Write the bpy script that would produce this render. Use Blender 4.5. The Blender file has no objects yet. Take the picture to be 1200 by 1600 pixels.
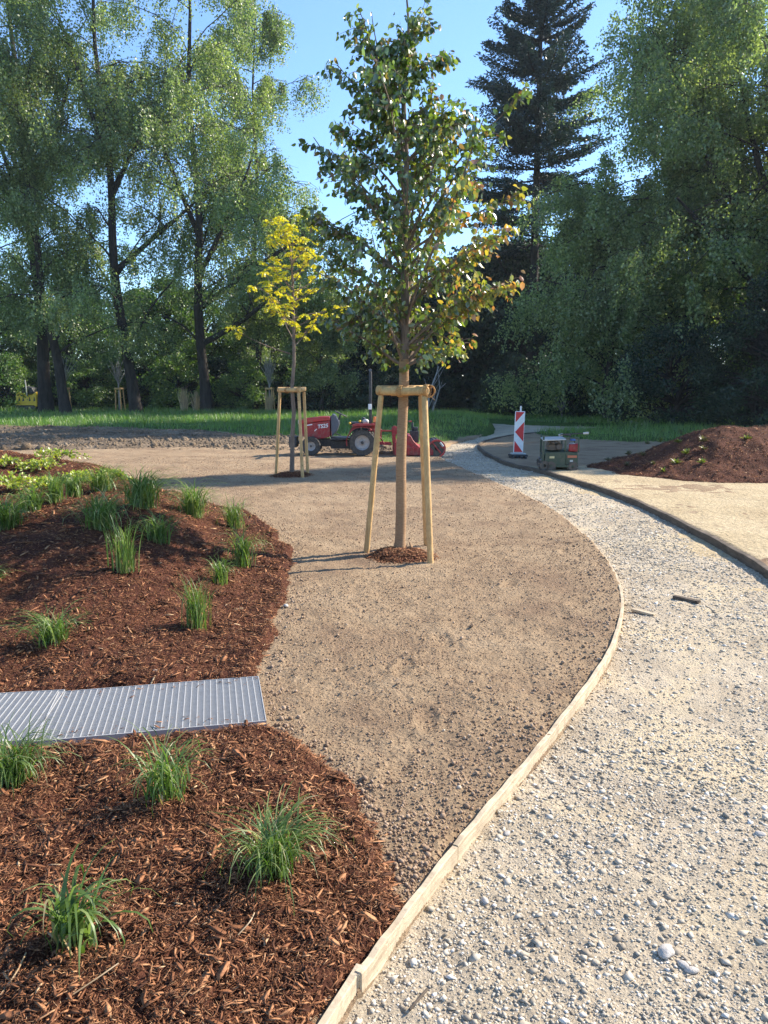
import bpy, math, random
import numpy as np
from mathutils import Vector, Matrix, Euler

# ------------------------------------------------------------------ camera, sky, sun, exposure
scene = bpy.context.scene
COL = scene.collection
R = math.radians
CAM_H, PITCH, F = 1.7, R(8.95), 1220.0
cam_d = bpy.data.cameras.new('camera'); cam = bpy.data.objects.new('camera', cam_d); COL.objects.link(cam)
cam_d.sensor_fit = 'VERTICAL'; cam_d.sensor_height = 36; cam_d.lens = F / 1600 * 36
cam_d.clip_start = 0.05; cam_d.clip_end = 1500
cam.location = (0, 0, CAM_H); cam.rotation_euler = (R(90) - PITCH, 0, 0)
scene.camera = cam
SUN_AZ, SUN_EL = R(24), R(35)      # azimuth measured from +X (right) towards +Y (away)
world = bpy.data.worlds.new('World'); scene.world = world; world.use_nodes = True
wn = world.node_tree; wn.nodes.clear()
sky = wn.nodes.new('ShaderNodeTexSky'); sky.sky_type = 'NISHITA'; sky.sun_disc = False
sky.sun_elevation = SUN_EL; sky.sun_rotation = R(90) - SUN_AZ
sky.air_density = 1.0; sky.dust_density = 0.1; sky.ozone_density = 6.0
bg = wn.nodes.new('ShaderNodeBackground'); bg.inputs['Strength'].default_value = 0.15
wo = wn.nodes.new('ShaderNodeOutputWorld')
wn.links.new(sky.outputs[0], bg.inputs[0]); wn.links.new(bg.outputs[0], wo.inputs[0])
sd = bpy.data.lights.new('sun', 'SUN'); sd.energy = 5.0; sd.angle = R(0.5); sd.color = (1.0, 0.91, 0.78)
sun = bpy.data.objects.new('sun', sd); COL.objects.link(sun)
sdir = Vector((math.cos(SUN_EL) * math.cos(SUN_AZ), math.cos(SUN_EL) * math.sin(SUN_AZ), math.sin(SUN_EL)))
sun.rotation_euler = sdir.to_track_quat('Z', 'Y').to_euler(); sun.location = (30, 10, 30)
scene.view_settings.view_transform = 'Standard'; scene.view_settings.look = 'None'
scene.view_settings.gamma = 1; scene.view_settings.use_curve_mapping = False
scene.view_settings.exposure = 1.12

# ------------------------------------------------------------------ helpers: noise and geometry
rng = np.random.default_rng(7)
random.seed(7)

def _h(ix, iy, s):
    v = np.sin(ix * 127.1 + iy * 311.7 + s * 74.7) * 43758.5453
    return v - np.floor(v)

def vn(x, y, s=0):
    xi = np.floor(x); yi = np.floor(y); fx = x - xi; fy = y - yi
    u = fx * fx * (3 - 2 * fx); v = fy * fy * (3 - 2 * fy)
    a = _h(xi, yi, s); b = _h(xi + 1, yi, s); c = _h(xi, yi + 1, s); d = _h(xi + 1, yi + 1, s)
    return ((a * (1 - u) + b * u) * (1 - v) + (c * (1 - u) + d * u) * v) * 2 - 1

def fbm(x, y, f, o=3, s=0, g=0.5):
    r = 0; a = 1
    for k in range(o):
        r = r + a * vn(x * f + 13.7 * k, y * f - 7.3 * k, s + k); f *= 2.1; a *= g
    return r

def ss(t):
    t = np.clip(t, 0, 1); return t * t * (3 - 2 * t)

def seg_dist(x, y, pts, closed):
    d = np.full(x.shape, 1e9)
    n = len(pts)
    for i in range(n if closed else n - 1):
        ax, ay = pts[i][:2]; bx, by = pts[(i + 1) % n][:2]
        dx, dy = bx - ax, by - ay
        t = np.clip(((x - ax) * dx + (y - ay) * dy) / (dx * dx + dy * dy + 1e-12), 0, 1)
        d = np.minimum(d, (x - ax - t * dx) ** 2 + (y - ay - t * dy) ** 2)
    return np.sqrt(d)

def sdf(x, y, poly):
    """signed distance, positive inside"""
    x = np.asarray(x, float); y = np.asarray(y, float)
    d = seg_dist(x, y, poly, True)
    ins = np.zeros(x.shape, bool); n = len(poly)
    for i in range(n):
        ax, ay = poly[i][:2]; bx, by = poly[(i + 1) % n][:2]
        c = (ay > y) != (by > y)
        with np.errstate(divide='ignore', invalid='ignore'):
            xi = (bx - ax) * (y - ay) / ((by - ay) if by != ay else 1e-12) + ax
        ins ^= c & (x < xi)
    return np.where(ins, d, -d)

def smooth(pts, n=8):
    """catmull-rom through pts"""
    P = [np.array(p, float) for p in pts]; P = [2 * P[0] - P[1]] + P + [2 * P[-1] - P[-2]]
    out = []
    for i in range(1, len(P) - 2):
        for k in range(n):
            t = k / n
            out.append(0.5 * (2 * P[i] + (P[i + 1] - P[i - 1]) * t + (2 * P[i - 1] - 5 * P[i] + 4 * P[i + 1] - P[i + 2]) * t * t
                              + (-P[i - 1] + 3 * P[i] - 3 * P[i + 1] + P[i + 2]) * t ** 3))
    out.append(P[-2]); return out

def ray(px, py):
    cx = (px - 600) / F; cy = -(py - 800) / F
    dy = math.cos(PITCH) + cy * math.sin(PITCH)
    dz = -math.sin(PITCH) + cy * math.cos(PITCH)
    return cx, dy, dz

def P(px, py, z=0.0):
    """ground position seen at photograph pixel px,py on the plane at height z"""
    x, y, dz = ray(px, py); t = (z - CAM_H) / dz
    return (x * t, y * t)

def at(px, py, Y):
    """point at distance Y seen at that pixel"""
    x, y, dz = ray(px, py); t = Y / y
    return (x * t, Y, CAM_H + dz * t)

# ------------------------------------------------------------------ helpers: objects
def tag(o, label=None, cat=None, group=None, kind=None):
    if label: o['label'] = label
    if cat: o['category'] = cat
    if group: o['group'] = group
    if kind: o['kind'] = kind
    return o

def empty(name, loc=(0, 0, 0), rz=0.0, scale=1.0):
    o = bpy.data.objects.new(name, None); COL.objects.link(o)
    o.location = loc; o.rotation_euler = (0, 0, rz); o.scale = (scale,) * 3
    o.empty_display_size = 0.2
    return o

def mesh_obj(name, V, Fs, mat, parent=None, smooth_=False, mats=None):
    """V (n,3); Fs list of face arrays (each (m,k)) or list of tuples"""
    me = bpy.data.meshes.new(name)
    V = np.asarray(V, np.float32).reshape(-1, 3)
    arrs = [np.asarray(f, np.int32) for f in Fs if len(f)]
    loops = np.concatenate([a.ravel() for a in arrs]); tot = np.concatenate([np.full(len(a), a.shape[1], np.int32) for a in arrs])
    start = np.concatenate([[0], np.cumsum(tot)[:-1]]).astype(np.int32)
    me.vertices.add(len(V)); me.vertices.foreach_set('co', V.ravel())
    me.loops.add(len(loops)); me.loops.foreach_set('vertex_index', loops)
    me.polygons.add(len(tot)); me.polygons.foreach_set('loop_start', start); me.polygons.foreach_set('loop_total', tot)
    if smooth_: me.polygons.foreach_set('use_smooth', np.ones(len(tot), bool))
    me.update(calc_edges=True)
    me.materials.append(mat)
    o = bpy.data.objects.new(name, me); COL.objects.link(o)
    if parent: o.parent = parent
    return o

class MB:
    def __init__(s): s.v = []; s.f3 = []; s.f4 = []; s.n = 0; s.ng = []
    def add(s, v, q=(), t=(), g=()):
        v = np.asarray(v, float).reshape(-1, 3); b = s.n; s.v.append(v); s.n += len(v)
        for f in q: s.f4.append([i + b for i in f])
        for f in t: s.f3.append([i + b for i in f])
        for f in g: s.ng.append([i + b for i in f])
        return s
    def box(s, c, d, rot=None, taper=1.0):
        hx, hy, hz = d[0] / 2, d[1] / 2, d[2] / 2
        v = [[sx * hx * (taper if sz > 0 else 1), sy * hy * (taper if sz > 0 else 1), sz * hz] for sz in (-1, 1) for sy in (-1, 1) for sx in (-1, 1)]
        v = np.array(v)
        if rot is not None: v = v @ np.array(Euler(rot).to_matrix()).T
        return s.add(v + np.array(c), [(0, 2, 3, 1), (4, 5, 7, 6), (0, 1, 5, 4), (2, 6, 7, 3), (0, 4, 6, 2), (1, 3, 7, 5)])
    def tube(s, pts, r, n=8, cap=True, flat=None):
        pts = [np.array(p, float) for p in pts]; m = len(pts)
        if np.isscalar(r): r = [r] * m
        up = np.array([0.13, 0.21, 0.97]); V = []
        a_prev = None
        for i, p in enumerate(pts):
            t = pts[min(i + 1, m - 1)] - pts[max(i - 1, 0)]; t = t / (np.linalg.norm(t) + 1e-9)
            if a_prev is None:
                ref = up if abs(t @ up) < 0.93 else np.array([1.0, 0.1, 0])
                a = np.cross(t, ref)
            else: a = a_prev - t * (a_prev @ t)
            a = a / (np.linalg.norm(a) + 1e-9); a_prev = a; b = np.cross(t, a)
            for k in range(n):
                th = 2 * math.pi * k / n
                V.append(p + r[i] * (math.cos(th) * a + math.sin(th) * b))
        q = [(i * n + k, i * n + (k + 1) % n, (i + 1) * n + (k + 1) % n, (i + 1) * n + k) for i in range(m - 1) for k in range(n)]
        g = [tuple(range(n))[::-1], tuple((m - 1) * n + k for k in range(n))] if cap else []
        return s.add(V, q, (), g)
    def lathe(s, prof, c, axis='y', n=28):
        """prof list of (radius, offset along axis)"""
        V = []
        for rr, o in prof:
            for k in range(n):
                th = 2 * math.pi * k / n
                if axis == 'y': V.append((c[0] + rr * math.cos(th), c[1] + o, c[2] + rr * math.sin(th)))
                elif axis == 'x': V.append((c[0] + o, c[1] + rr * math.cos(th), c[2] + rr * math.sin(th)))
                else: V.append((c[0] + rr * math.cos(th), c[1] + rr * math.sin(th), c[2] + o))
        m = len(prof)
        q = [(i * n + k, i * n + (k + 1) % n, (i + 1) * n + (k + 1) % n, (i + 1) * n + k) for i in range(m - 1) for k in range(n)]
        return s.add(V, q)
    def prism(s, poly, y0, y1):
        """poly of (x,z) extruded along y"""
        n = len(poly)
        V = [(x, y0, z) for x, z in poly] + [(x, y1, z) for x, z in poly]
        return s.add(V, [(i, (i + 1) % n, n + (i + 1) % n, n + i) for i in range(n)], (), [tuple(range(n))[::-1], tuple(range(n, 2 * n))])
    def sphere(s, c, r, n=12, m=8, sc=(1, 1, 1)):
        V = []
        for i in range(m + 1):
            ph = math.pi * i / m
            for k in range(n):
                th = 2 * math.pi * k / n
                V.append((c[0] + r * sc[0] * math.sin(ph) * math.cos(th), c[1] + r * sc[1] * math.sin(ph) * math.sin(th), c[2] + r * sc[2] * math.cos(ph)))
        return s.add(V, [(i * n + k, (i + 1) * n + k, (i + 1) * n + (k + 1) % n, i * n + (k + 1) % n) for i in range(m) for k in range(n)])
    def build(s, name, mat, parent=None, smooth_=False, bevel=0):
        me = bpy.data.meshes.new(name)
        V = np.concatenate(s.v)
        me.from_pydata(V.tolist(), [], s.f4 + s.f3 + s.ng); me.validate(); me.update()
        if smooth_:
            me.polygons.foreach_set('use_smooth', np.ones(len(me.polygons), bool))
        me.materials.append(mat)
        o = bpy.data.objects.new(name, me); COL.objects.link(o)
        if parent: o.parent = parent
        if bevel:
            b = o.modifiers.new('bevel', 'BEVEL'); b.width = bevel; b.segments = 2; b.limit_method = 'ANGLE'
        if smooth_ or bevel:
            try: me.set_sharp_from_angle(angle=R(40))
            except Exception: pass
            if bevel and not smooth_: me.polygons.foreach_set('use_smooth', np.ones(len(me.polygons), bool)); me.set_sharp_from_angle(angle=R(40))
        return o

def copy_tree(o, parent=None):
    c = o.copy(); COL.objects.link(c)
    c.parent = parent
    for ch in o.children: copy_tree(ch, c)
    return c

def rand_rot(n, r=rng):
    q = r.normal(size=(n, 4)); q /= np.linalg.norm(q, axis=1, keepdims=True)
    w, x, y, z = q.T
    return np.stack([np.stack([1 - 2 * (y * y + z * z), 2 * (x * y - z * w), 2 * (x * z + y * w)], -1),
                     np.stack([2 * (x * y + z * w), 1 - 2 * (x * x + z * z), 2 * (y * z - x * w)], -1),
                     np.stack([2 * (x * z - y * w), 2 * (y * z + x * w), 1 - 2 * (x * x + y * y)], -1)], 1)

def rot_tilt(n, tilt, r=rng):
    """random yaw then random tilt of up to about tilt radians"""
    a = r.uniform(0, 2 * math.pi, n); ca, sa = np.cos(a), np.sin(a); z = np.zeros(n); o = np.ones(n)
    Rz = np.stack([np.stack([ca, -sa, z], -1), np.stack([sa, ca, z], -1), np.stack([z, z, o], -1)], 1)
    t = r.normal(0, tilt, n); b = r.uniform(0, 2 * math.pi, n); ct, st = np.cos(t), np.sin(t)
    u = np.stack([np.cos(b), np.sin(b), z], -1); ux, uy, _ = u.T
    Rt = np.stack([np.stack([ct + ux * ux * (1 - ct), ux * uy * (1 - ct), uy * st], -1),
                   np.stack([ux * uy * (1 - ct), ct + uy * uy * (1 - ct), -ux * st], -1),
                   np.stack([-uy * st, ux * st, ct], -1)], 1)
    return Rt @ Rz

def frames(d, r=rng):
    """rotation matrices whose local X follows direction d, roll random"""
    d = d / (np.linalg.norm(d, axis=1, keepdims=True) + 1e-9)
    h = r.normal(size=d.shape); y = np.cross(d, h); y /= (np.linalg.norm(y, axis=1, keepdims=True) + 1e-9)
    z = np.cross(d, y)
    return np.stack([d, y, z], -1)

def instances(bv, bf, Rm, sc, pos):
    bv = np.asarray(bv, float); n = len(pos)
    sc = np.asarray(sc, float); sc = sc[:, None, None] if sc.ndim == 1 else sc[:, None, :]
    V = (bv[None] * sc) @ np.transpose(Rm, (0, 2, 1)) + np.asarray(pos)[:, None, :]
    bf = np.asarray(bf); Fc = (bf[None] + (np.arange(n) * len(bv))[:, None, None]).reshape(-1, bf.shape[1])
    return V.reshape(-1, 3), Fc

OCT_V = np.array([[1, 0, 0], [-1, 0, 0], [0, 1, 0], [0, -1, 0], [0, 0, 1], [0, 0, -1]], float)
OCT_F = [(0, 2, 4), (2, 1, 4), (1, 3, 4), (3, 0, 4), (2, 0, 5), (1, 2, 5), (3, 1, 5), (0, 3, 5)]
g_ = (1 + 5 ** .5) / 2
ICO_V = np.array([[-1, g_, 0], [1, g_, 0], [-1, -g_, 0], [1, -g_, 0], [0, -1, g_], [0, 1, g_], [0, -1, -g_], [0, 1, -g_], [g_, 0, -1], [g_, 0, 1], [-g_, 0, -1], [-g_, 0, 1]]) / math.sqrt(1 + g_ * g_)
ICO_F = [(0, 11, 5), (0, 5, 1), (0, 1, 7), (0, 7, 10), (0, 10, 11), (1, 5, 9), (5, 11, 4), (11, 10, 2), (10, 7, 6), (7, 1, 8), (3, 9, 4), (3, 4, 2), (3, 2, 6), (3, 6, 8), (3, 8, 9), (4, 9, 5), (2, 4, 11), (6, 2, 10), (8, 6, 7), (9, 8, 1)]
# bark chip: a flat splinter, pointed at both ends
CHIP_V = np.array([[-1, 0, 0], [-.4, .5, .25], [.5, .42, .3], [1, .1, 0], [.45, -.5, .2], [-.5, -.38, .3], [0, 0, -.5]])
CHIP_F = [(0, 5, 1), (1, 5, 4), (1, 4, 2), (2, 4, 3), (0, 1, 6), (1, 2, 6), (2, 3, 6), (3, 4, 6), (4, 5, 6), (5, 0, 6)]

# ------------------------------------------------------------------ materials
def new_mat(name):
    m = bpy.data.materials.new(name); m.use_nodes = True; nt = m.node_tree; nt.nodes.clear()
    out = nt.nodes.new('ShaderNodeOutputMaterial'); return m, nt, out

def ramp(nt, src, stops, interp='LINEAR'):
    r = nt.nodes.new('ShaderNodeValToRGB'); r.color_ramp.interpolation = interp
    e = r.color_ramp.elements
    while len(e) < len(stops): e.new(0.5)
    for i, (p, c) in enumerate(stops): e[i].position = p; e[i].color = (*c, 1)
    if src is not None: nt.links.new(src, r.inputs[0])
    return r.outputs[0]

def noise(nt, scale, detail=6, rough=0.6, vec=None, dist=0):
    n = nt.nodes.new('ShaderNodeTexNoise'); n.inputs['Scale'].default_value = scale
    n.inputs['Detail'].default_value = detail; n.inputs['Roughness'].default_value = rough; n.inputs['Distortion'].default_value = dist
    if vec is not None: nt.links.new(vec, n.inputs['Vector'])
    return n.outputs[0]

def mixc(nt, fac, a, b, mode='MIX'):
    m = nt.nodes.new('ShaderNodeMix'); m.data_type = 'RGBA'; m.blend_type = mode
    if isinstance(fac, float): m.inputs[0].default_value = fac
    else: nt.links.new(fac, m.inputs[0])
    for s, i in ((a, 6), (b, 7)):
        if isinstance(s, tuple): m.inputs[i].default_value = (*s, 1)
        else: nt.links.new(s, m.inputs[i])
    return m.outputs[2]

def coords(nt, kind='Object'):
    return nt.nodes.new('ShaderNodeTexCoord').outputs[kind]

def bump(nt, h, dist=0.01, strength=1.0, prev=None):
    b = nt.nodes.new('ShaderNodeBump'); b.inputs['Distance'].default_value = dist; b.inputs['Strength'].default_value = strength
    nt.links.new(h, b.inputs['Height'])
    if prev is not None: nt.links.new(prev, b.inputs['Normal'])
    return b.outputs[0]

def principled(nt, out, color, rough=0.8, metal=0.0, normal=None, spec=0.3, coat=0.0):
    p = nt.nodes.new('ShaderNodeBsdfPrincipled')
    if isinstance(color, tuple): p.inputs['Base Color'].default_value = (*color, 1)
    else: nt.links.new(color, p.inputs['Base Color'])
    if isinstance(rough, float): p.inputs['Roughness'].default_value = rough
    else: nt.links.new(rough, p.inputs['Roughness'])
    p.inputs['Metallic'].default_value = metal; p.inputs['Specular IOR Level'].default_value = spec
    p.inputs['Coat Weight'].default_value = coat
    if normal is not None: nt.links.new(normal, p.inputs['Normal'])
    nt.links.new(p.outputs[0], out.inputs[0]); return p

def ground_mat(name, stops, scale=3.0, fine=60.0, bd=0.012, rough=0.95, patch=None, fine_amt=0.5):
    m, nt, out = new_mat(name); c = coords(nt)
    big = noise(nt, scale, 8, 0.65, c); col = ramp(nt, big, stops)
    fn = noise(nt, fine, 6, 0.7, c)
    col = mixc(nt, fine_amt, col, ramp(nt, fn, [(0.3, (0.35, 0.35, 0.35)), (0.7, (1.5, 1.5, 1.5))]), 'MULTIPLY')
    if patch:
        pn = noise(nt, patch[0], 5, 0.6, c, 1.0); msk = ramp(nt, pn, [(patch[1], (0, 0, 0)), (patch[1] + patch[2], (1, 1, 1))])
        col = mixc(nt, msk, col, patch[3])
    v = nt.nodes.new('ShaderNodeTexVoronoi'); v.inputs['Scale'].default_value = fine * 0.7; nt.links.new(c, v.inputs['Vector'])
    n1 = bump(nt, fn, bd, 0.9); n2 = bump(nt, v.outputs[0], bd * 0.8, 0.5, n1)
    principled(nt, out, col, rough, 0, n2, 0.15)
    return m

def island_mat(name, stops, rough=0.8, spec=0.25, fine=0.0, metal=0.0):
    """one colour per loose piece"""
    m, nt, out = new_mat(name)
    g = nt.nodes.new('ShaderNodeNewGeometry'); col = ramp(nt, g.outputs['Random Per Island'], stops)
    nor = None
    if fine:
        f = noise(nt, fine, 4, 0.6, coords(nt))
        col = mixc(nt, 0.6, col, ramp(nt, f, [(0.3, (0.5, 0.5, 0.5)), (0.7, (1.35, 1.35, 1.35))]), 'MULTIPLY'); nor = bump(nt, f, 0.004, 0.6)
    principled(nt, out, col, rough, metal, nor, spec)
    return m

def leaf_mat(name, stops, trans=0.45, gloss=0.06, rough=0.45, big=None, tint=(1.15, 1.35, 0.5)):
    m, nt, out = new_mat(name)
    g = nt.nodes.new('ShaderNodeNewGeometry'); col = ramp(nt, g.outputs['Random Per Island'], stops)
    if big:
        col = mixc(nt, 0.7, col, ramp(nt, noise(nt, big, 3, 0.6, coords(nt)), [(0.35, (0.65, 0.72, 0.8)), (0.65, (1.3, 1.2, 0.95))]), 'MULTIPLY')
    d = nt.nodes.new('ShaderNodeBsdfDiffuse'); t = nt.nodes.new('ShaderNodeBsdfTranslucent'); gl = nt.nodes.new('ShaderNodeBsdfGlossy')
    nt.links.new(col, d.inputs[0]); nt.links.new(mixc(nt, 1.0, col, tint, 'MULTIPLY'), t.inputs[0])
    gl.inputs[0].default_value = (1, 1, 1, 1); gl.inputs['Roughness'].default_value = rough
    a = nt.nodes.new('ShaderNodeMixShader'); a.inputs[0].default_value = trans
    nt.links.new(d.outputs[0], a.inputs[1]); nt.links.new(t.outputs[0], a.inputs[2])
    b = nt.nodes.new('ShaderNodeMixShader'); b.inputs[0].default_value = gloss
    nt.links.new(a.outputs[0], b.inputs[1]); nt.links.new(gl.outputs[0], b.inputs[2])
    nt.links.new(b.outputs[0], out.inputs[0]); return m

def plain(name, color, rough=0.5, metal=0.0, spec=0.4, dirt=None, dscale=9.0, coat=0.0, bmp=0.0):
    m, nt, out = new_mat(name); c = coords(nt)
    col = color; nor = None
    n = noise(nt, dscale, 6, 0.65, c)
    col = mixc(nt, 0.35, color, ramp(nt, n, [(0.3, (0.7, 0.7, 0.7)), (0.7, (1.2, 1.2, 1.2))]), 'MULTIPLY')
    if dirt: col = mixc(nt, ramp(nt, noise(nt, dscale * 1.7, 7, 0.7, c, 0.5), [(0.45, (0, 0, 0)), (0.68, (0.85, 0.85, 0.85))]), col, dirt)
    if bmp: nor = bump(nt, noise(nt, dscale * 6, 4, 0.6, c), bmp, 0.8)
    principled(nt, out, col, rough, metal, nor, spec, coat); return m

def wood_mat(name, a, b, grain=(40, 40, 2), rough=0.75, knots=True, bd=0.002, stain=None):
    m, nt, out = new_mat(name); c = coords(nt)
    mp = nt.nodes.new('ShaderNodeMapping'); mp.inputs['Scale'].default_value = grain; nt.links.new(c, mp.inputs[0])
    n = noise(nt, 1.0, 6, 0.6, mp.outputs[0], 0.6)
    col = ramp(nt, n, [(0.3, a), (0.7, b)])
    col = mixc(nt, 0.5, col, ramp(nt, noise(nt, 4, 5, 0.6, c), [(0.3, (0.6, 0.6, 0.62)), (0.7, (1.2, 1.2, 1.2))]), 'MULTIPLY')
    if knots:
        col = mixc(nt, ramp(nt, noise(nt, 14, 2, 0.5, c), [(0.70, (0, 0, 0)), (0.74, (1, 1, 1))]), col, (a[0] * .35, a[1] * .3, a[2] * .28))
    if stain:
        col = mixc(nt, ramp(nt, noise(nt, 9, 7, 0.75, c, 0.6), [(0.47, (0, 0, 0)), (0.62, (0.75, 0.75, 0.75))]), col, stain)
        col = mixc(nt, ramp(nt, noise(nt, 55, 4, 0.7, c), [(0.6, (0, 0, 0)), (0.7, (0.6, 0.6, 0.6))]), col, (stain[0] * .5, stain[1] * .5, stain[2] * .5))
    principled(nt, out, col, rough, 0, bump(nt, n, bd, 0.8), 0.25); return m

M = {}
M['soil'] = ground_mat('soil', [(0.3, (0.225, 0.147, 0.092)), (0.5, (0.325, 0.228, 0.138)), (0.72, (0.405, 0.294, 0.183))], 1.1, 70, 0.02, fine_amt=0.55, patch=(0.75, 0.56, 0.16, (0.235, 0.158, 0.095)))
M['path'] = ground_mat('gravel_path', [(0.3, (0.35, 0.28, 0.195)), (0.52, (0.48, 0.395, 0.28)), (0.72, (0.57, 0.48, 0.35))], 1.6, 110, 0.012, patch=(0.9, 0.5, 0.12, (0.55, 0.445, 0.29)), fine_amt=0.4)
M['sand'] = ground_mat('sand', [(0.3, (0.38, 0.285, 0.165)), (0.5, (0.48, 0.375, 0.225)), (0.7, (0.54, 0.43, 0.275))], 0.8, 25, 0.03, fine_amt=0.5, patch=(1.3, 0.62, 0.06, (0.33, 0.24, 0.15)))
M['rough'] = ground_mat('rough_earth', [(0.3, (0.10, 0.073, 0.048)), (0.5, (0.19, 0.14, 0.092)), (0.7, (0.32, 0.24, 0.16))], 0.9, 14, 0.05, fine_amt=0.7)
M['lawn'] = ground_mat('lawn_soil', [(0.3, (0.035, 0.06, 0.014)), (0.6, (0.07, 0.12, 0.025))], 0.6, 20, 0.04)
M['mulch'] = ground_mat('mulch', [(0.3, (0.05, 0.018, 0.011)), (0.5, (0.10, 0.037, 0.021)), (0.75, (0.16, 0.062, 0.034))], 3, 55, 0.03, fine_amt=0.7)
M['chip'] = island_mat('bark_chip', [(0.0, (0.055, 0.021, 0.010)), (0.35, (0.16, 0.064, 0.028)), (0.7, (0.29, 0.122, 0.054)), (0.92, (0.42, 0.20, 0.092)), (0.985, (0.46, 0.26, 0.13)), (1.0, (0.60, 0.42, 0.24))], 0.8, 0.25, 60)
M['clod'] = island_mat('clod', [(0, (0.24, 0.16, 0.10)), (0.6, (0.35, 0.238, 0.153)), (0.98, (0.43, 0.31, 0.21)), (1, (0.52, 0.44, 0.34))], 0.95, 0.1, 50)
M['stone'] = island_mat('gravel', [(0, (0.25, 0.205, 0.15)), (0.4, (0.42, 0.36, 0.27)), (0.9, (0.54, 0.48, 0.385)), (1, (0.72, 0.67, 0.59))], 0.75, 0.3, 40)
M['grassblade'] = leaf_mat('meadow_blade', [(0, (0.075, 0.15, 0.018)), (0.6, (0.13, 0.25, 0.03)), (1, (0.22, 0.31, 0.06))], 0.5)
M['clump'] = leaf_mat('grass_leaf', [(0, (0.07, 0.125, 0.022)), (0.55, (0.13, 0.21, 0.042)), (0.82, (0.23, 0.31, 0.10)), (0.95, (0.33, 0.37, 0.15)), (1, (0.42, 0.34, 0.18))], 0.48, 0.035, 0.45, tint=(1.1, 1.25, 0.6))
M['creeper'] = leaf_mat('creeper_leaf', [(0, (0.20, 0.27, 0.03)), (0.6, (0.38, 0.43, 0.045)), (1, (0.50, 0.46, 0.07))], 0.45)
M['sprig'] = leaf_mat('sprig_leaf', [(0, (0.10, 0.14, 0.03)), (1, (0.26, 0.28, 0.05))], 0.4)
M['dull_sprig'] = leaf_mat('dull_sprig', [(0, (0.13, 0.11, 0.06)), (1, (0.22, 0.19, 0.10))], 0.3)
M['birch_leaf'] = leaf_mat('birch_leaf', [(0, (0.12, 0.17, 0.07)), (0.5, (0.215, 0.285, 0.11)), (0.85, (0.32, 0.38, 0.16)), (1, (0.38, 0.42, 0.20))], 0.58, 0.05, 0.45, 0.25, tint=(1.08, 1.22, 0.6))
M['green_leaf'] = leaf_mat('green_leaf', [(0, (0.055, 0.11, 0.025)), (0.6, (0.105, 0.185, 0.04)), (1, (0.18, 0.26, 0.055))], 0.42, 0.05, 0.5, 0.3)
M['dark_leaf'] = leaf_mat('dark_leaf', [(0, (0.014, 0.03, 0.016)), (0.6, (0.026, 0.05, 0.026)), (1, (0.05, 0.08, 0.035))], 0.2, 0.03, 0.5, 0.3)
M['needle'] = leaf_mat('needle', [(0, (0.018, 0.038, 0.036)), (0.6, (0.032, 0.064, 0.058)), (1, (0.07, 0.11, 0.095))], 0.12, 0.05, 0.4, 0.5)
M['near_leaf'] = leaf_mat('young_tree_leaf', [(0, (0.045, 0.075, 0.02)), (0.45, (0.10, 0.145, 0.032)), (0.72, (0.18, 0.235, 0.045)), (0.86, (0.27, 0.30, 0.06)), (0.94, (0.26, 0.19, 0.07)), (0.975, (0.24, 0.13, 0.075)), (1, (0.15, 0.09, 0.06))], 0.5, 0.09, 0.35)
M['turning_leaf'] = leaf_mat('turning_leaf', [(0, (0.10, 0.16, 0.03)), (0.35, (0.30, 0.33, 0.05)), (0.65, (0.52, 0.42, 0.06)), (0.85, (0.5, 0.24, 0.07)), (1, (0.35, 0.15, 0.07))], 0.5, 0.08, 0.35, tint=(1.15, 1.1, 0.6))
M['yellow_leaf'] = leaf_mat('yellow_leaf', [(0, (0.38, 0.43, 0.03)), (0.5, (0.64, 0.60, 0.03)), (1, (0.82, 0.66, 0.04))], 0.45, 0.04, tint=(1.15, 1.1, 0.5))
M['dark_bark'] = wood_mat('dark_bark', (0.018, 0.015, 0.013), (0.062, 0.052, 0.043), (6, 6, 1.2), 0.95, False, 0.05)
M['grey_bark'] = wood_mat('grey_bark', (0.10, 0.08, 0.06), (0.24, 0.19, 0.14), (30, 30, 6), 0.9, False, 0.004)
M['twig'] = wood_mat('twig', (0.14, 0.10, 0.075), (0.26, 0.19, 0.14), (30, 30, 6), 0.9, False, 0.003)
M['pale_bark'] = wood_mat('pale_bark', (0.16, 0.15, 0.14), (0.42, 0.40, 0.37), (8, 8, 3), 0.9, False, 0.01)
M['jute'] = wood_mat('jute_wrap', (0.27, 0.155, 0.08), (0.42, 0.265, 0.145), (20, 20, 110), 0.95, False, 0.006)
M['post'] = wood_mat('peeled_post', (0.50, 0.285, 0.11), (0.74, 0.49, 0.22), (60, 60, 2.2), 0.75, True, 0.004, (0.46, 0.28, 0.12))
M['rope'] = wood_mat('coir_rope', (0.34, 0.17, 0.06), (0.62, 0.36, 0.15), (90, 90, 90), 0.95, False, 0.006)
M['board'] = wood_mat('edging_board', (0.42, 0.33, 0.22), (0.66, 0.54, 0.37), (7, 7, 60), 0.85, True, 0.004, (0.33, 0.25, 0.16))
M['old_board'] = wood_mat('old_board', (0.06, 0.047, 0.034), (0.17, 0.13, 0.095), (7, 7, 40), 0.9, True)
M['galv'] = plain('galvanised_steel', (0.44, 0.43, 0.41), 0.55, 0.15, 0.5, None, 25)
M['red'] = plain('red_paint', (0.46, 0.022, 0.028), 0.35, 0, 0.5, (0.25, 0.10, 0.07), 4, 0.4)
M['dred'] = plain('dusty_shaded_red', (0.34, 0.018, 0.024), 0.5, 0, 0.4, (0.24, 0.11, 0.08), 5)  # dust over a red darkened to match the tractor's side in shade
M['black'] = plain('black_plastic', (0.025, 0.027, 0.032), 0.5, 0, 0.4, (0.10, 0.09, 0.075), 7)
M['grey'] = plain('grey_plastic', (0.09, 0.10, 0.125), 0.35, 0, 0.5, None, 9)
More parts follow.
